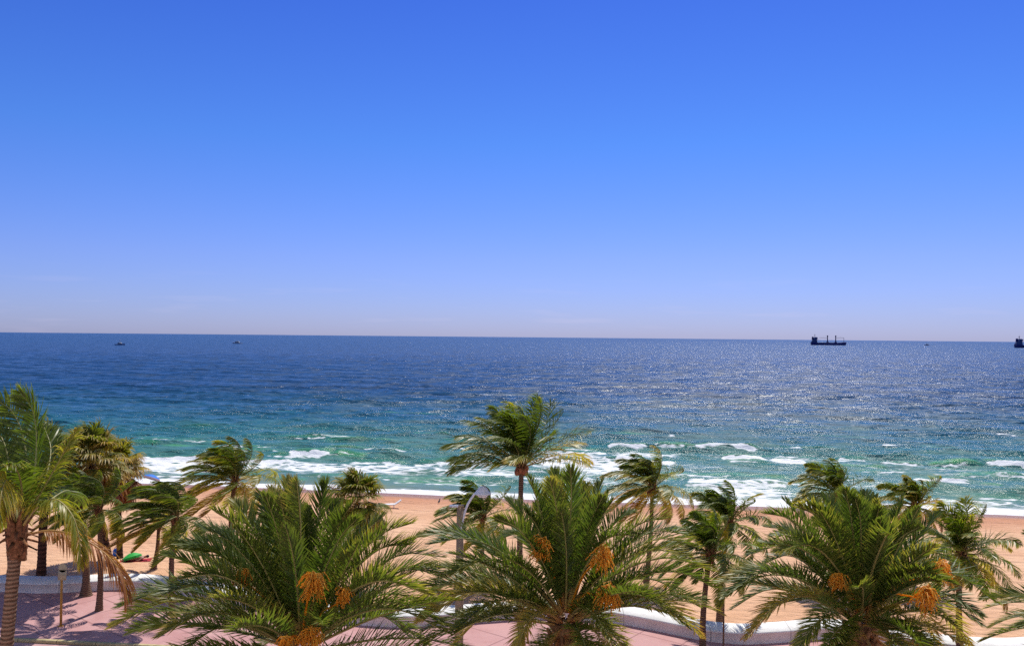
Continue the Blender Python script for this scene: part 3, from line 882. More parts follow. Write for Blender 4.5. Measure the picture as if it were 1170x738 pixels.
def date_palm(name, ground, top, label, Lf=4.3, nf=46, seed=1, clusters=(), group='large date palms in the foreground', skip=None, avoid=(), tips=()):
    g = np.array(ground, float); top = np.array(top, float)
    root = empty(name, g); tag(root, label, 'palm tree', group)
    t = top - g; r = random.Random(seed)
    tr = trunk(root, (0, 0, -0.15), t + np.array([0, 0, -0.1]), 0.30, 0.27, MAT['boot'], 1.25, rings=False, bow=0.05, seed=seed)
    m_ = MB()
    nb = int((t[2] - 0.3) * 26)
    for k in range(nb):
        zz = 0.3 + (t[2] - 0.3) * k / nb; a = R(k * 137.5); big = 1 + 0.9 * max(0, (k / nb - 0.82) / 0.18)
        o_ = np.array([math.cos(a), math.sin(a), 0]); rr2 = 0.28
        m_.tube([o_ * (rr2 - .04) + [0, 0, zz - .10], o_ * (rr2 + .04 * big) + [0, 0, zz], o_ * (rr2 + .09 * big) + [0, 0, zz + .10 * big]], [.075, .06, .035], 5)
    m_.build('leaf_base', MAT['boot'], root)
    m_ = MB(); md = MB()
    a0 = r.uniform(0, 360)
    for q_, (tx_, ty_) in enumerate(list(tips) * 2):
        jx, jy = (0, 0) if q_ < len(tips) else (r.uniform(-22, 22), r.uniform(4, 26))
        flat = at_d(tx_ + jx, ty_ + jy, top[1]) - top
        ch = Lf * r.uniform(.90, 1.0); dep_ = math.sqrt(max(ch ** 2 - flat[0] ** 2 - flat[2] ** 2, 0.04))
        sg = 1 if (q_ % 2) else -1
        if flat[2] > 2.2: dep_ = min(dep_, 1.6)
        if sg < 0: dep_ *= .8
        tip = t + (at_d(tx_ + jx, ty_ + jy, top[1] + sg * dep_) - top)
        b = t + nrmz(tip - t) * np.array([.16, .16, .0]) + np.array([0, 0, .18 if flat[2] > 1 else -.05])
        hz = math.hypot(*(tip - b)[:2]) / Lf
        arch = np.array([0, 0, 1.0]) * Lf * (.05 + .15 * hz)
        side_ = np.cross(nrmz(tip - b), [0, 0, 1.0]) * Lf * r.uniform(-.05, .05)
        pth = [b, b + (tip - b) * .33 + arch * .85 + side_ * .7, b + (tip - b) * .68 + arch * .9 + side_, tip]
        low = np.clip((1.0 - flat[2]) / 2.5, 0, 1)
        frond(m_, b, 0, 0, 3, 'date', wind=.14 * r.uniform(.3, 1.4), dry=min(.7, .03 + .16 * low + max(0, r.gauss(.02, .13)) + (.30 if low > .5 and r.random() < .45 else 0)), M=100, n=16, r=r, seg=2, lw=1.1,
              twist=r.uniform(-.6, .6), rad=.04, lgrav=.08 + .35 * low, path=pth)
    for i in range(nf):
        f = i / (nf - 1)
        for tr_ in range(9):
            az = a0 + i * 137.5 + r.uniform(-9, 9) + (r.uniform(-70, 70) if tr_ else 0)
            el = 84 - 104 * f ** 0.66 + r.uniform(-8, 8)
            L = Lf * (0.80 + 0.22 * math.sin(min(1, f * 2.2) * math.pi / 2)) * r.uniform(.80, .95) * (1 - 0.05 * tr_)
            b = t + np.array([math.cos(R(az)) * .18, math.sin(R(az)) * .18, 0.30 - 0.75 * f])
            dr = 0.02 + 0.26 * f ** 1.5 + max(0, r.gauss(0, .10)) + (0.35 if f > .82 and r.random() < .6 else 0)
            if frond(m_, b, az, el, L, 'date', grav=(0.30 + 0.62 * f) * r.uniform(.8, 1.25), wind=0.14 * r.uniform(.4, 1.5), dry=min(dr, .75), M=96, n=16, r=r, seg=2, lw=1.15, twist=r.uniform(-.7, .7), origin=g, avoid=avoid,
                     rad=0.040, lgrav=0.08 + 0.40 * f ** 1.5):
                break
    for k in range(7):
        az = r.uniform(0, 360)
        frond(md, t + np.array([0, 0, -.55]), az, -18 + r.uniform(-14, 8), Lf * .9, 'date', grav=.7, wind=.1, dry=.85, M=60, n=14, r=r, seg=2, lw=0.9, rad=.035, lgrav=1.0)
    m_.build('crown', [MAT['date'], MAT['rachis']], root)
    md.build('dry_fronds', [MAT['date'], MAT['rachis']], root)
    for (dx, dy, dz, L) in clusters:
        m_ = MB()
        tip = t + np.array([dx, dy, dz]); b = t + np.array([dx * .12, dy * .12, 0.2])
        mid = (b + tip) / 2 + np.array([0, 0, .28])
        sp = [b, (b * .5 + mid * .5) + [0, 0, .08], mid, tip]
        m_.tube(sp, [.03, .028, .025, .018], 5, mat=0)
        dirv = nrmz(np.array([dx, dy * .3, -.6]))
        for q in range(84):
            h_ = r.random(); st = tip + np.array([r.gauss(0, .03), r.gauss(0, .03), .30 - h_ * L * .9])
            d = nrmz(np.array([r.gauss(0, 1), r.gauss(0, 1), r.gauss(.0, .35)]) + dirv * .5); l_ = L * r.uniform(.5, 1.15)
            e = st + d * l_ * .42; e2 = e + nrmz(d * .7 + np.array([0, 0, -1.0]) + WIND * .2) * l_ * .55
            m_.tube([st, e, e2], [.010, .011, .008], 3, mat=0, cap=False, tint=r.random())
            for w_ in (0.1, 0.35, 0.6, .85):
                c_ = e + (e2 - e) * w_ + np.array([r.gauss(0, .014), r.gauss(0, .014), -.01])
                m_.ball(c_, (.013, .013, .019), 4, 3)
        m_.build('fruit_cluster', MAT['fruit'], root)
    return root


def G_(px, py, z=0.0):
    return at(px, py, z)


def beach_pt(px, py):
    p = at(px, py, 0.3)
    for _ in range(6):
        p = at(px, py, float(beach_z(p[0], p[1])))
    return p


TIPS = {  # frond tips as they stand in the photograph
    3: [(202, 620), (235, 606), (245, 582), (268, 572), (296, 560), (327, 547), (339, 550), (372, 549), (402, 576), (440, 588), (472, 597), (506, 636), (512, 656), (516, 684), (508, 712), (471, 730), (200, 662),
        (135, 693), (180, 727), (250, 645)],
    8: [(566, 592), (580, 570), (605, 546), (633, 537), (652, 535), (688, 549), (700, 572), (724, 585), (764, 591), (797, 625), (814, 652), (797, 692), (788, 718), (480, 612), (514, 655), (472, 690), (517, 720),
        (590, 745), (705, 745)],
    15: [(874, 586), (882, 611), (858, 633), (820, 664), (826, 682), (858, 720), (913, 577), (941, 565), (966, 560), (989, 562), (1004, 581), (1024, 585), (1050, 602), (1092, 645), (1073, 665), (1138, 688), (1124, 715),
         (1073, 736), (905, 748)],
}
# three large date palms on the near side, a fourth coming in from the right edge
for nm, px, py, dist_, seed, lab, cl, sk, Lf in (
        ('date_palm', 343, 742, 20.5, 3, 'leftmost of the three large date palms, with bright orange fruit at its centre', ((.62, -1.5, 2.0, .50), (.62, -1.7, .85, .40), (.15, -1.9, .70, .28), (1.25, -1.2, 1.55, .26), (-1.05, -1.0, 1.9, .30)), [(195, 480, 300, 596), (396, 500, 460, 585), (0, 0, 1170, 552), (0, 690, 120, 760)], 4.55),
        ('date_palm', 645, 706, 21.0, 8, 'middle one of the three large date palms, just right of the street lamp', ((.72, -1.5, 1.90, .46), (.85, -1.6, 1.02, .44), (-.62, -1.2, 1.95, .36)), [(470, 500, 600, 602), (700, 480, 790, 596), (0, 0, 1170, 534), (770, 540, 840, 655), (735, 708, 830, 760), (545, 712, 600, 738)], 4.15),
        ('date_palm', 983, 706, 21.0, 15, 'rightmost of the three large date palms, a pale orange fruit bunch on its right', ((.85, -1.5, .95, .42), (1.30, -1.3, 1.45, .36), (-1.0, -1.2, 1.15, .3)), [(760, 480, 868, 640), (0, 0, 1170, 562), (1075, 520, 1180, 648), (795, 702, 935, 745), (1120, 690, 1180, 760)], 4.1),
        ('date_palm', 1308, 722, 21.5, 23, 'date palm cut off by the right edge, only its feathery left fronds in view', (), [(0, 0, 1170, 655), (0, 0, 1118, 800)], 4.1)):
    top = at_d(px, py, dist_)
    date_palm(nm, (top[0], top[1], -0.14), top, lab, Lf=Lf, seed=seed, clusters=cl, avoid=sk, tips=TIPS.get(seed, ()), nf=46 if seed in TIPS else 80)

# near coconut palm at the left edge, its fronds shaped one by one
NP = 17.0
top = at_d(20, 602, NP)
bs = np.array([top[0] - 0.40, top[1] + 0.1, -0.14])
tp = top - bs
near = empty('coconut_palm', bs)
tag(near, 'tall coconut palm cut by the left edge, with pale ringed trunk and long fronds', 'palm tree', 'near coconut palm')
trunk(near, (0, 0, -.15), tp, .135, .115, MAT['bark_near'], 1.5, seed=5)


def npx(*pts):
    return [at_d(x, y, NP + dd) - bs for x, y, dd in pts]


rn = random.Random(77)
LIVE = [  # path points (px, py, depth offset), dryness, leaflet droop, wind
    (((22, 598, 0), (36, 560, .2), (42, 510, .5), (38, 470, .7), (22, 447, .8)), .03, .25, .55),
    (((20, 598, 0), (30, 560, .5), (28, 505, 1.0), (14, 470, 1.3), (-8, 455, 1.6)), .05, .3, .5),
    (((22, 600, 0), (45, 565, -.1), (68, 525, -.2), (88, 489, -.2)), .30, 1.4, .5),
    (((24, 604, 0), (40, 582, -.3), (62, 570, -.5), (82, 588, -.7), (91, 618, -.8), (92, 645, -.8)), .34, 1.7, .0),
    (((18, 600, 0), (10, 568, -.4), (-6, 552, -.8), (-24, 560, -1.2), (-40, 590, -1.5)), .36, 1.5, .0),
    (((20, 598, 0), (4, 570, -.3), (8, 548, -.9), (2, 560, -1.6), (-2, 600, -1.9)), .38, 1.5, .0),
    (((20, 598, 0), (14, 550, .5), (2, 500, .9), (-25, 480, 1.0)), .06, .5, .5),
    (((20, 598, 0), (48, 555, .9), (58, 515, 1.7), (50, 486, 2.3)), .05, .6, .6),
    (((20, 600, 0), (52, 575, .9), (78, 560, 1.8), (92, 575, 2.6)), .12, 1.2, .4),
    (((20, 600, 0), (-10, 580, .2), (-45, 585, .3), (-70, 620, .3)), .2, 1.3, .2),
    (((20, 600, 0), (12, 590, .8), (2, 585, 1.7), (-6, 600, 2.6)), .2, 1.2, .2),
    (((20, 600, 0), (25, 560, -.4), (18, 535, -.9), (2, 530, -1.5)), .15, 1.0, .4),
]
m_ = MB()
for pts, dr, lg, wd in LIVE:
    frond(m_, tp, 0, 0, 3, 'coco', wind=wd * .4, dry=dr, M=88, n=18, r=rn, seg=3, lw=.9, lscale=.78, lgrav=lg, path=npx(*pts), twist=rn.uniform(-.2, .2))
m_.build('crown', [MAT['coco'], MAT['rachis']], near)
m_ = MB()
frond(m_, tp, 0, 0, 3, 'coco', wind=-.05, dry=.86, M=96, n=20, r=rn, seg=3, lw=.9, lgrav=1.9, lscale=.95, path=npx((26, 612, .1), (58, 606, .2), (92, 614, .2), (122, 634, .2), (141, 660, .2), (144, 686, .2)))
m_.build('dead_frond', [MAT['coco'], MAT['rachis']], near)
m_ = MB()
for k in range(22):
    a_ = k * 137.5 * math.pi / 180; zz = -.55 + .6 * k / 22
    m_.tube([tp + np.array([math.cos(a_) * .10, math.sin(a_) * .10, zz - .1]), tp + np.array([math.cos(a_) * .14, math.sin(a_) * .14, zz + .22]), tp + np.array([math.cos(a_) * .40, math.sin(a_) * .40, zz + (.5 if k > 12 else .1)])], [.09, .05, .02], 6)
m_.build('crown_shaft', MAT['fibre'], near)

CO = [  # name, base px, crown px, forward distance, frond length, seed, wind, label, kwargs
    ((98, 680, 0), (92, 578), 2.7, 21, .55, 'coconut palm with a flared dark foot standing against the white wall behind the signpost', dict(trunk_r=(.19, .15), flare=2.3, nf=20)),
    ((113, 697, 0), (112, 580), 2.6, 22, .8, 'slim coconut palm on the pink paving just right of the signpost', dict(nf=20)),
    ((175, 650, .3), (181, 598), 2.0, 23, .9, 'small leaning coconut palm on the sand right of the green umbrella', dict(trunk_r=(.14, .09), nf=16)),
    ((197, 700, 0), (199, 590), 3.2, 24, 1.15, 'wind-bent coconut palm on the pink paving, just left of the leftmost large date palm', dict(nf=26)),
    ((262, 655, .3), (268, 549), 3.5, 25, .75, 'dark bushy coconut palm standing against the white surf, left of the date palms', dict(nf=28, dry=.2, trunk_r=(.17, .13))),
    ((551, 672, .3), (551, 590), 2.9, 26, .8, 'green coconut palm whose head is behind the street lamp', dict(nf=24)),
    ((596, 750, 0), (596, 531), 3.75, 27, .36, 'tallest coconut palm in the middle, standing out against the blue sea', dict(nf=25, nuts=12, dry=.08, elmin=2, ngrav=.62, avoid=[(530, 538, 660, 640)], extra=[(12, 30, 3.3, .45, -.25, .42), (40, 74, 3.3, .1, .0, .12)])),
    ((738, 665, .3), (745, 557), 3.2, 28, .75, 'olive coconut palm with reddish husks in front of the surf, right of the tallest palm', dict(nf=26, nuts=9, dry=.22)),
    ((822, 711, .4), (833, 597), 2.7, 29, .55, 'rear one of two close coconut palms, rooted in the sand behind the wall', dict(nf=20, trunk_r=(.16, .12), extra=[(0, 60, 2.4, .8, -.3, .35)])),
    ((803, 748, 0), (812, 632), 2.6, 30, .5, 'front one of two close coconut palms, its trunk crossing in front of the wall', dict(nf=22, dry=.08)),
    ((948, 668, .3), (957, 564), 3.0, 31, .8, 'coconut palm rising behind the right date palm, its top against the sea', dict(nf=22)),
    ((1042, 668, .3), (1046, 578), 2.6, 32, .7, 'yellowish coconut palm half hidden behind the right side of the right date palm', dict(nf=22, dry=.25)),
    ((1098, 752, 0), (1098, 632), 2.9, 33, .35, 'dark coconut palm rightmost in view, with straight thin trunk crossing the bare sand', dict(nf=24, nuts=8, dry=.2, extra=[(0, 42, 2.6, 1.5, -.35, .3)])),
]
for (bx, by, bz), (tx, ty), L, sd, wd, lab, kw in CO:
    g = beach_pt(bx, by) if bz > 0.1 else at(bx, by, 0)
    top = at_d(tx, ty, g[1] + (0.1 if bz else 0))
    coconut('coconut_palm', g, top, L, lab, seed=sd, wind=wd, **kw)

FP = [
    ((47, 657), (54, 522), 1.15, 1.45, 41, 'thick-trunked dark fan palm behind the wall at the far left', dict(trunk_r=(.25, .22), nleaf=58, dry=.08)),
    ((14, 655), (2, 540), 1.1, 1.4, 46, 'dark fan palm cut off by the left edge behind the near coconut palm', dict(nleaf=50, dry=.1)),
    ((130, 655), (104, 527), 1.25, 1.75, 42, 'fan palm with the highest head of the clump left of the surf', dict(nleaf=80, dry=.30)),
    ((137, 637), (131, 535), 1.15, 1.45, 43, 'yellow brown fan palm at the right of the clump beside the blue umbrella', dict(nleaf=84, dry=.38, skirt=.5)),
    ((408, 668), (408, 574), 1.15, 1.35, 44, 'yellow green fan palm peeping over the top of the left date palm', dict(nleaf=62, dry=.26, skirt=.15)),
]
for (bx, by), (tx, ty), Rf, Lp, sd, lab, kw in FP:
    g = beach_pt(bx, by); top = at_d(tx, ty, g[1])
    fan_palm('fan_palm', g, top, lab, Rf=Rf, Lp=Lp, seed=sd, **kw)

# ------------------------------------------------------------------ street furniture
# lamp: square concrete pole with a curved arm and a bell shaped head
lp = at(524, 762, 0)
d_l = lp[1]
root = empty('street_lamp', lp); tag(root, 'street lamp with square brown pole, curved white arm and white bell head', 'street lamp')
ptop = at_d(527, 578, d_l) - lp
m_ = MB(); m_.box((0, 0, ptop[2] / 2), (.40, .40, ptop[2]), 0, taper=.72); m_.box((0, 0, .06), (.7, .7, .12), 0); m_.box((0, 0, ptop[2] + .02), (.34, .34, .05))
m_.build('pole', MAT['pole'], root)
hd = at_d(551.5, 564, d_l) - lp
s_ = np.linspace(0, 1, 14)[:, None]
p0 = np.array([.05, -.1, ptop[2] - 1.2]); p1 = np.array([.12, -.1, ptop[2] + .15]); p2 = hd + np.array([-.35, 0, .02]); p3 = hd + np.array([-.05, 0, .30])
arm = (1 - s_) ** 3 * p0 + 3 * (1 - s_) ** 2 * s_ * p1 + 3 * (1 - s_) * s_ ** 2 * p2 + s_ ** 3 * p3
m_ = MB(); m_.tube(arm, np.linspace(.065, .045, 14), 8); m_.box((-.28, -.1, ptop[2] + .02), (.40, .16, .10)); m_.build('arm', MAT['lampmetal'], root, smooth=False)
m_ = MB()
prof = [(0, .34), (.10, .33), (.19, .27), (.25, .17), (.31, .08), (.38, .03), (.39, -.01), (.30, -.02), (.0, -.02)]
th = np.linspace(0, 2 * math.pi, 21)
Gm = np.array([[[hd[0] + r_ * math.cos(a), hd[1] + r_ * math.sin(a), hd[2] + z_] for a in th] for r_, z_ in prof])
m_.sheet(Gm); m_.build('lamp_head', MAT['lampmetal'], root, smooth=True)
m_ = MB(); prof = [(0.24, -.031), (.235, -.09), (.17, -.15), (0, -.17)]
Gm = np.array([[[hd[0] + r_ * math.cos(a), hd[1] + r_ * math.sin(a), hd[2] + z_] for a in th] for r_, z_ in prof])
m_.sheet(Gm); m_.build('lens', MAT['glass'], root, smooth=True)

# parking sign seen from behind: disc over a square plate
g = at(69.5, 715, 0)
root = empty('road_sign', g); tag(root, 'tan back of a small sign on a thin ochre post on the pink promenade', 'sign')
m_ = MB(); m_.box((0, 0, 1.42), (.09, .09, 2.84)); m_.box((0, 0, .02), (.22, .22, .04)); m_.build('post', MAT['signpost'], root)
m_ = MB(); m_.box((.06, -.07, 2.62), (.42, .03, .52)); m_.build('sign_plate', MAT['signtan'], root)
m_ = MB(); m_.tube([[.08, -.055, 2.98], [.08, -.085, 2.98]], .22, 20); m_.build('sign_disc', MAT['signtan'], root)

g = at(826.5, 748, 0)
root = empty('thin_post', g); tag(root, 'thin brown post standing before the white wall, right of the crossing palms', 'post')
m_ = MB(); m_.tube([[0, 0, 0], [0, 0, 3.1]], .045, 8); m_.ball((0, 0, 3.1), .06, 8, 5); m_.build('post_shaft', MAT['wood'], root, smooth=True)
m_ = MB(); m_.tube([[0, 0, 0], [0, 0, .05]], .12, 10); m_.build('base_plate', MAT['wood'], root)


# ------------------------------------------------------------------ things on the sand
def umbrella(loc, label, cmat, rad=0.95, h=2.0, tilt=(0, 0), band=None, dome=0.38, name='beach_umbrella'):
    root = empty(name, loc); tag(root, label, 'umbrella')
    ax = nrmz(np.array([math.sin(R(tilt[0])), math.sin(R(tilt[1])), 1.0]))
    base = np.array([0, 0, -.1]); top = base + ax * (h + .1)
    m_ = MB(); m_.tube([base, top + ax * .06], .02, 6); m_.build('pole', MAT['lampmetal'], root)
    e1 = nrmz(np.cross(ax, [0, 1, 0.])); e2 = np.cross(ax, e1)
    n = 8
    th = np.linspace(0, 2 * math.pi, 4 * n + 1)
    rs = np.linspace(0.02, 1, 7)
    Gm = []
    for r_ in rs:
        sc = 1 - 0.06 * (np.sin(th * n / 2) ** 2) * r_
        Gm.append(top[None] + (e1[None] * np.cos(th)[:, None] + e2[None] * np.sin(th)[:, None]) * (rad * r_ * sc)[:, None] - ax[None] * (dome * rad * r_ ** 1.7))
    Gm = np.array(Gm)
    m_ = MB(); m_.sheet(Gm); m_.sheet(Gm[:, ::-1] - ax * .012); m_.build('canopy', cmat, root)
    edge = Gm[-1]
    m_ = MB(); m_.sheet(np.array([edge, edge - ax * .14])); m_.build('valance', band or cmat, root)
    m_ = MB()
    for k in range(n):
        m_.tube([top - ax * .45, Gm[4][4 * k] - ax * .02], .008, 4)
    m_.build('ribs', MAT['lampmetal'], root)
    return root


# blue umbrella stands at the water's edge behind the palms
g = beach_pt(168, 559)
umbrella(g, 'blue beach umbrella with white edge near the water right of the fan palms', MAT['blue'], .85, 1.55, (14, 22), MAT['whitecloth'])
g = beach_pt(343, 575)
umbrella(g, 'pale pink and white umbrella near the surf, the left one behind the left date palm', MAT['pinkcloth'], .95, 1.5, (-22, 10), MAT['whitecloth'], dome=.3)
g = beach_pt(377, 571)
umbrella(g, 'white umbrella near the surf, the right one behind the left date palm', MAT['whitecloth'], .9, 1.5, (20, 10), MAT['pinkcloth'], dome=.3)
g = beach_pt(152, 640)
umbrella(g, 'bright green umbrella low over the sand beside the two brown trunks', MAT['green'], .62, .50, (-18, 8), None, dome=.42)


def loft(m_, path, radii, n=8, mat=0):
    m_.tube(path, radii, n, mat)


def person(loc, label, pose, rz=0, swim='dark', group=None):
    """skinned figure; joints in metres"""
    if pose == 'lie':
        J = dict(pel=(0, 0, .14), wst=(.0, .16, .15), ch=(0, .38, .18), nk=(0, .52, .20), hd=(0, .60, .22), ht=(0, .72, .24), sl=(-.17, .44, .17), sr=(.17, .44, .17), el=(-.30, .24, .08), er=(.30, .24, .08),
                 hl=(-.24, .02, .05), hr=(.24, .02, .05), hpl=(-.09, -.04, .13), hpr=(.09, -.04, .13), kl=(-.12, -.42, .26), kr=(.12, -.44, .12), fl=(-.12, -.76, .08), fr=(.13, -.84, .07), tl=(-.12, -.86, .16), tr=(.14, -.92, .17))
    elif pose == 'swim':
        J = dict(pel=(0, 0, -.55), wst=(0, 0, -.35), ch=(0, 0, -.08), nk=(0, 0, .12), hd=(0, -.01, .20), ht=(0, -.01, .34), sl=(-.19, 0, .02), sr=(.19, 0, .02), el=(-.40, -.05, -.04), er=(.42, -.02, .06),
                 hl=(-.58, -.14, -.02), hr=(.55, -.10, .24), hpl=(-.1, 0, -.62), hpr=(.1, 0, -.62), kl=(-.12, -.05, -1.0), kr=(.12, .05, -1.0), fl=(-.12, .1, -1.4), fr=(.12, .2, -1.4), tl=(-.12, 0, -1.5), tr=(.12, .1, -1.5))
    else:
        J = dict(pel=(0, 0, .92), wst=(0, 0, 1.08), ch=(0, 0, 1.32), nk=(0, 0, 1.48), hd=(0, -.01, 1.56), ht=(0, -.01, 1.71), sl=(-.19, 0, 1.40), sr=(.19, 0, 1.40), el=(-.27, .02, 1.12), er=(.27, -.02, 1.12),
                 hl=(-.26, -.10, .88), hr=(.26, -.12, .88), hpl=(-.10, 0, .88), hpr=(.10, 0, .88), kl=(-.12, -.06, .48), kr=(.12, .06, .48), fl=(-.12, .0, .07), fr=(.13, .14, .07), tl=(-.12, -.17, .03), tr=(.13, -.03, .03))
    RAD = dict(pel=.125, wst=.11, ch=.135, nk=.05, hd=.085, ht=.085, sl=.065, sr=.065, el=.042, er=.042, hl=.03, hr=.03, hpl=.09, hpr=.09, kl=.06, kr=.06, fl=.038, fr=.038, tl=.03, tr=.03)
    E = [('pel', 'wst'), ('wst', 'ch'), ('ch', 'nk'), ('nk', 'hd'), ('hd', 'ht'), ('ch', 'sl'), ('ch', 'sr'), ('sl', 'el'), ('sr', 'er'), ('el', 'hl'), ('er', 'hr'), ('pel', 'hpl'), ('pel', 'hpr'),
         ('hpl', 'kl'), ('hpr', 'kr'), ('kl', 'fl'), ('kr', 'fr'), ('fl', 'tl'), ('fr', 'tr')]
    ks = list(J)
    me = bpy.data.meshes.new('person'); me.from_pydata([J[k] for k in ks], [(ks.index(a), ks.index(b)) for a, b in E], [])
    o = bpy.data.objects.new('person', me); col.objects.link(o)
    sk = o.modifiers.new('skin', 'SKIN'); sl = me.skin_vertices[0].data
    for i, k in enumerate(ks): sl[i].radius = (RAD[k], RAD[k])
    sl[0].use_root = True
    ss_ = o.modifiers.new('sub', 'SUBSURF'); ss_.levels = 2; ss_.render_levels = 2
    me.materials.append(MAT['skin'])
    o.location = tuple(loc); o.rotation_euler = (0, 0, rz)
    tag(o, label, 'person', group)
    h = np.array(J['ht']); c = np.array(J['hd'])
    m_ = MB(); m_.ball(h * .75 + c * .25 + (h - c) * .12 + np.array([0, .02, 0]), (.098, .10, .10), 10, 7); m_.build('hair', MAT['dark'], o, smooth=True)
    a_, b_ = np.array(J['pel']), np.array(J['wst']); m_ = MB()
    m_.tube([a_ - (b_ - a_) * .55, a_, a_ + (b_ - a_) * .45], [.135, .150, .13], 12); m_.build('swimsuit', MAT[swim], o, smooth=True)
    return o


person(at(174, 510, SEA_Z), 'lone bather standing chest deep in the sea above the surf line', 'swim', .4)
g = beach_pt(501.5, 575)
me = bpy.data.meshes.new('bird')
BV = [(0, 0, .20), (.11, 0, .24), (.16, 0, .34), (.17, 0, .42), (.24, 0, .40), (-.14, 0, .17), (-.26, 0, .15), (0, .035, .11), (.01, .035, 0), (0, -.035, .11), (.01, -.035, 0)]
me.from_pydata(BV, [(0, 1), (1, 2), (2, 3), (3, 4), (0, 5), (5, 6), (0, 7), (7, 8), (0, 9), (9, 10)], [])
o = bpy.data.objects.new('bird', me); col.objects.link(o)
o.modifiers.new('skin', 'SKIN')
for q, r_ in enumerate((.085, .075, .035, .04, .012, .055, .02, .012, .009, .012, .009)): me.skin_vertices[0].data[q].radius = (r_, r_)
me.skin_vertices[0].data[0].use_root = True
o.modifiers.new('sub', 'SUBSURF').levels = 2
me.materials.append(MAT['dark']); o.location = tuple(g); o.rotation_euler = (0, 0, R(70)); tag(o, 'small dark bird standing on the sand left of the street lamp', 'bird')
g = beach_pt(146, 642)
person(g + np.array([0.35, 0.35, .02]), 'sunbather lying on a red towel next to the green umbrella', 'lie', R(-75), 'red')
a = bpy.data.objects.new  # noqa
m_ = MB(); xx_ = np.linspace(-.45, .45, 8); yy_ = np.linspace(-.95, .95, 14)
Gm = np.array([[[x_, y_, .03 + .02 * math.sin(x_ * 9 + y_ * 5)] for x_ in xx_] for y_ in yy_]); m_.sheet(Gm)
o = m_.build('beach_towel', MAT['red'], loc=tuple(g + np.array([0.35, 0.35, 0.0]))); o.rotation_euler = (0, 0, R(-75)); tag(o, 'red towel spread on the sand beside the two brown trunks', 'towel')
g = beach_pt(134, 634)
root = empty('beach_bag', g); tag(root, 'blue bag on the sand between the two brown palm trunks', 'bag')
m_ = MB(); m_.ball((0, 0, .22), (.32, .20, .26), 12, 8); m_.box((0, 0, .05), (.52, .30, .10)); m_.build('bag_body', MAT['blue'], root, smooth=True)
m_ = MB(); th = np.linspace(0, math.pi, 9); m_.tube(np.stack([.2 * np.cos(th), 0 * th, .38 + .22 * np.sin(th)], -1), .016, 5); m_.build('strap', MAT['dark'], root)
# white sun lounger on the open sand
g = beach_pt(445, 580)
root = empty('sun_lounger', g, R(12)); tag(root, 'white sun lounger alone on the sand left of the lamp', 'sun lounger')
m_ = MB(); m_.box((-.15, 0, .32), (1.3, .6, .06)); m_.build('seat', MAT['whitecloth'], root)
m_ = MB(); Gm = np.array([[[.5, y_, .35], [1.05, y_, .72]] for y_ in (-.3, .3)]); m_.sheet(Gm); m_.sheet(Gm[::-1] - np.array([0, 0, .04])); m_.build('backrest', MAT['whitecloth'], root)
for sx, sy in ((-.7, .25), (-.7, -.25), (.4, .25), (.4, -.25)):
    m_ = MB(); m_.tube([[sx, sy, -.02], [sx, sy, .3]], .025, 6); m_.build('leg', MAT['lampmetal'], root)


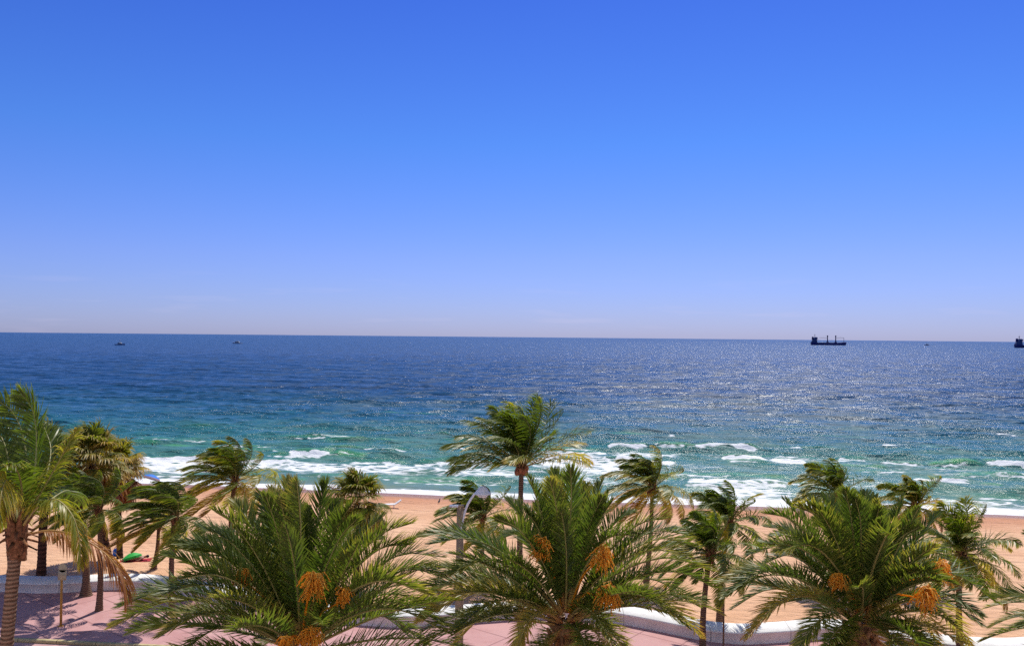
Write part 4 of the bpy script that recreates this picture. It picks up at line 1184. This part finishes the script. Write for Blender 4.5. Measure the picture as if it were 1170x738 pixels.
# ------------------------------------------------------------------ ships and boats
def cargo_ship(loc, L, rz, label):
    root = empty('cargo_ship', loc, rz); tag(root, label, 'ship', 'cargo ships anchored off the beach')
    k = L / 117.0
    xs_ = np.array([-58, -56, -50, -38, -28, -10, 15, 38, 42, 50, 56, 60]) * k
    hw = np.array([5.5, 7.5, 9, 9.5, 9.5, 9.5, 9.5, 9.3, 9, 6.5, 3, .4]) * k
    dk = np.array([9, 9, 9.2, 8.8, 6.4, 6.2, 6.2, 6.6, 9.4, 9.8, 10.4, 11]) * k
    Gm = []
    for frac, zf in ((0.72, -1.5), (0.93, 1.0), (1.0, None)):
        z_ = dk if zf is None else np.full_like(dk, zf * k)
        cx = xs_.copy()
        if zf is not None: cx[-3:] -= np.array([1, 3, 5]) * k * (1.2 - frac)*2; cx[:2] += np.array([4, 2]) * k * (1.2 - frac)
        Gm.append((cx, hw * frac, z_))
    P = []
    for cx, w_, z_ in Gm: P.append(np.stack([cx, -w_, z_], -1))
    for cx, w_, z_ in Gm[::-1]: P.append(np.stack([cx, w_, z_], -1))
    P.append(P[0])
    m_ = MB(); m_.sheet(np.array(P)); 
    m_.add(np.array(P)[:-1, 0], [[0, 1, 2, 3], [0, 3, 4, 5]])
    m_.build('hull', MAT['hazy_navy'], root)
    m_ = MB()
    for (cx, sx, sy, z0, hh) in ((-47, 16, 17, 9, 5), (-46, 13, 15.5, 14, 4.5), (-44, 10, 15, 18.5, 4), (-42, 8, 20, 22.5, 3.2), (-42, 6, 10, 25.7, 1.2)):
        m_.box((cx * k, 0, (z0 + hh / 2) * k), (sx * k, sy * k, hh * k))
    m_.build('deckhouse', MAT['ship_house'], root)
    m_ = MB()
    for z_ in (16, 20): m_.box((-42.3 * k + (20 - z_) * .6 * k * 0, 0, z_ * k), (13.2 * k, 15.2 * k, .9 * k))
    m_.build('window_band', MAT['hazy_navy'], root)
    m_ = MB(); m_.box((-52 * k, 0, 23 * k), (5.5 * k, 5 * k, 10 * k), taper=.85); m_.build('funnel', MAT['hazy_navy'], root)
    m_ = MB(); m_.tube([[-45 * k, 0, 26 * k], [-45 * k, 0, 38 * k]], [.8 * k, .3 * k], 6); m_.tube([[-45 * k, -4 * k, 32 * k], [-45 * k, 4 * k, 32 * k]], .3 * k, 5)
    m_.tube([[-47.5 * k, 0, 33 * k], [-42.5 * k, 0, 33 * k]], .35 * k, 5); m_.build('mast', MAT['hazy_navy'], root)
    for i_, cx in enumerate((-3, 24)):
        m_ = MB(); m_.box((cx * k, 0, 9 * k), (9 * k, 9 * k, 5 * k), taper=.6); m_.tube([[cx * k, 0, 8 * k], [cx * k, 0, 33 * k]], [1.9 * k, 1.3 * k], 10); m_.box((cx * k, 0, 30 * k), (3.4 * k, 3.4 * k, 4 * k))
        cr_ = m_.build('crane', MAT['hazy_navy'], root)
        m_ = MB(); dr = -1 if i_ == 0 else 1
        for y_ in (-1, 1): m_.tube([[cx * k, y_ * k, 23.8 * k], [(cx + dr * 27) * k, y_ * .6 * k, 24.6 * k]], [.5 * k, .35 * k], 5)
        m_.tube([[cx * k, 0, 32 * k], [(cx + dr * 27) * k, 0, 25 * k]], .12 * k, 4)
        m_.build('boom', MAT['hazy_navy'], cr_)
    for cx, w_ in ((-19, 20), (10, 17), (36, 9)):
        m_ = MB(); m_.box((cx * k, 0, 7.4 * k), (w_ * k, 14 * k, 2.2 * k)); m_.build('hatch_cover', MAT['hazy_navy'], root)
    m_ = MB(); m_.tube([[51 * k, 0, 10 * k], [51 * k, 0, 25 * k]], [.8 * k, .5 * k], 6); m_.tube([[51 * k, -3 * k, 24 * k], [51 * k, 3 * k, 24 * k]], .3 * k, 5); m_.build('foremast', MAT['hazy_navy'], root)
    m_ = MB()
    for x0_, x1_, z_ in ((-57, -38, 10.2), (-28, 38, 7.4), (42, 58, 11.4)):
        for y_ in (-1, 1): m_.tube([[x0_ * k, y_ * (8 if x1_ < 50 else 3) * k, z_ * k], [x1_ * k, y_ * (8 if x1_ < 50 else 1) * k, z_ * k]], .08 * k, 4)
    m_.build('railing', MAT['hazy_navy'], root)
    return root


g = at(946.5, 394.3, SEA_Z)
cargo_ship(g, 39.5 / FPX * g[1], R(-4), 'dark cargo ship with two crane posts, complete in view under the sky at right')
g = at(1160, 397.2, SEA_Z); k = 44.0 / FPX * g[1]
cargo_ship(g + np.array([k * .5, 0, 0]), k, R(-3), 'dark ship cut off by the right edge with only its stern showing')


def motor_boat(loc, L, rz, label, tower=False):
    root = empty('motor_boat', loc, rz); tag(root, label, 'boat', 'small boats far out on the sea')
    xs_ = np.array([-.5, -.3, 0, .25, .42, .5]) * L; hw = np.array([.14, .155, .16, .13, .06, .005]) * L; dk = np.array([.09, .09, .10, .12, .145, .16]) * L
    P = [np.stack([xs_, -hw * .6, np.full(6, -.03 * L)], -1), np.stack([xs_, -hw, dk], -1), np.stack([xs_, hw, dk], -1), np.stack([xs_, hw * .6, np.full(6, -.03 * L)], -1)]
    P.append(P[0])
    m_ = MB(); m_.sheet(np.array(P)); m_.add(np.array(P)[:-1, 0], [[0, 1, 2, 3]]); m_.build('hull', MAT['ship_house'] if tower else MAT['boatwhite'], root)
    m_ = MB(); m_.box((-.02 * L, 0, .17 * L), (.42 * L, .22 * L, .14 * L), taper=.85); m_.build('cabin', MAT['boatwhite'], root)
    m_ = MB(); m_.box((.0, 0, .18 * L), (.40 * L, .225 * L, .045 * L)); m_.build('window', MAT['dark'], root)
    m_ = MB(); m_.box((-.05 * L, 0, .29 * L), (.26 * L, .2 * L, .02 * L))
    for sx in (-.15, .06):
        for sy in (-.08, .08): m_.tube([[sx * L, sy * L, .22 * L], [sx * L, sy * L, .29 * L]], .008 * L, 4)
    m_.build('flybridge', MAT['boatwhite'], root)
    if tower:
        m_ = MB(); m_.tube([[.02 * L, 0, .28 * L], [-.02 * L, 0, .62 * L]], .012 * L, 5); m_.tube([[-.1 * L, 0, .3 * L], [-.02 * L, 0, .55 * L]], .01 * L, 4); m_.box((-.02 * L, 0, .5 * L), (.10 * L, .10 * L, .04 * L))
        m_.build('mast', MAT['boatwhite'], root)
    return root


for px, py, wpx, rz, tw, lab in ((137, 394.2, 11, 8, True, 'tiny boat with a mast, leftmost boat on the horizon'), (271, 392.6, 11, 172, False, 'tiny white motor boat, second from the left below the horizon'),
                                 (1059, 394.6, 6, 5, True, 'tiniest boat, between the two dark ships')):
    g = at(px, py, SEA_Z); motor_boat(g, wpx / FPX * g[1], R(rz), lab, tw)
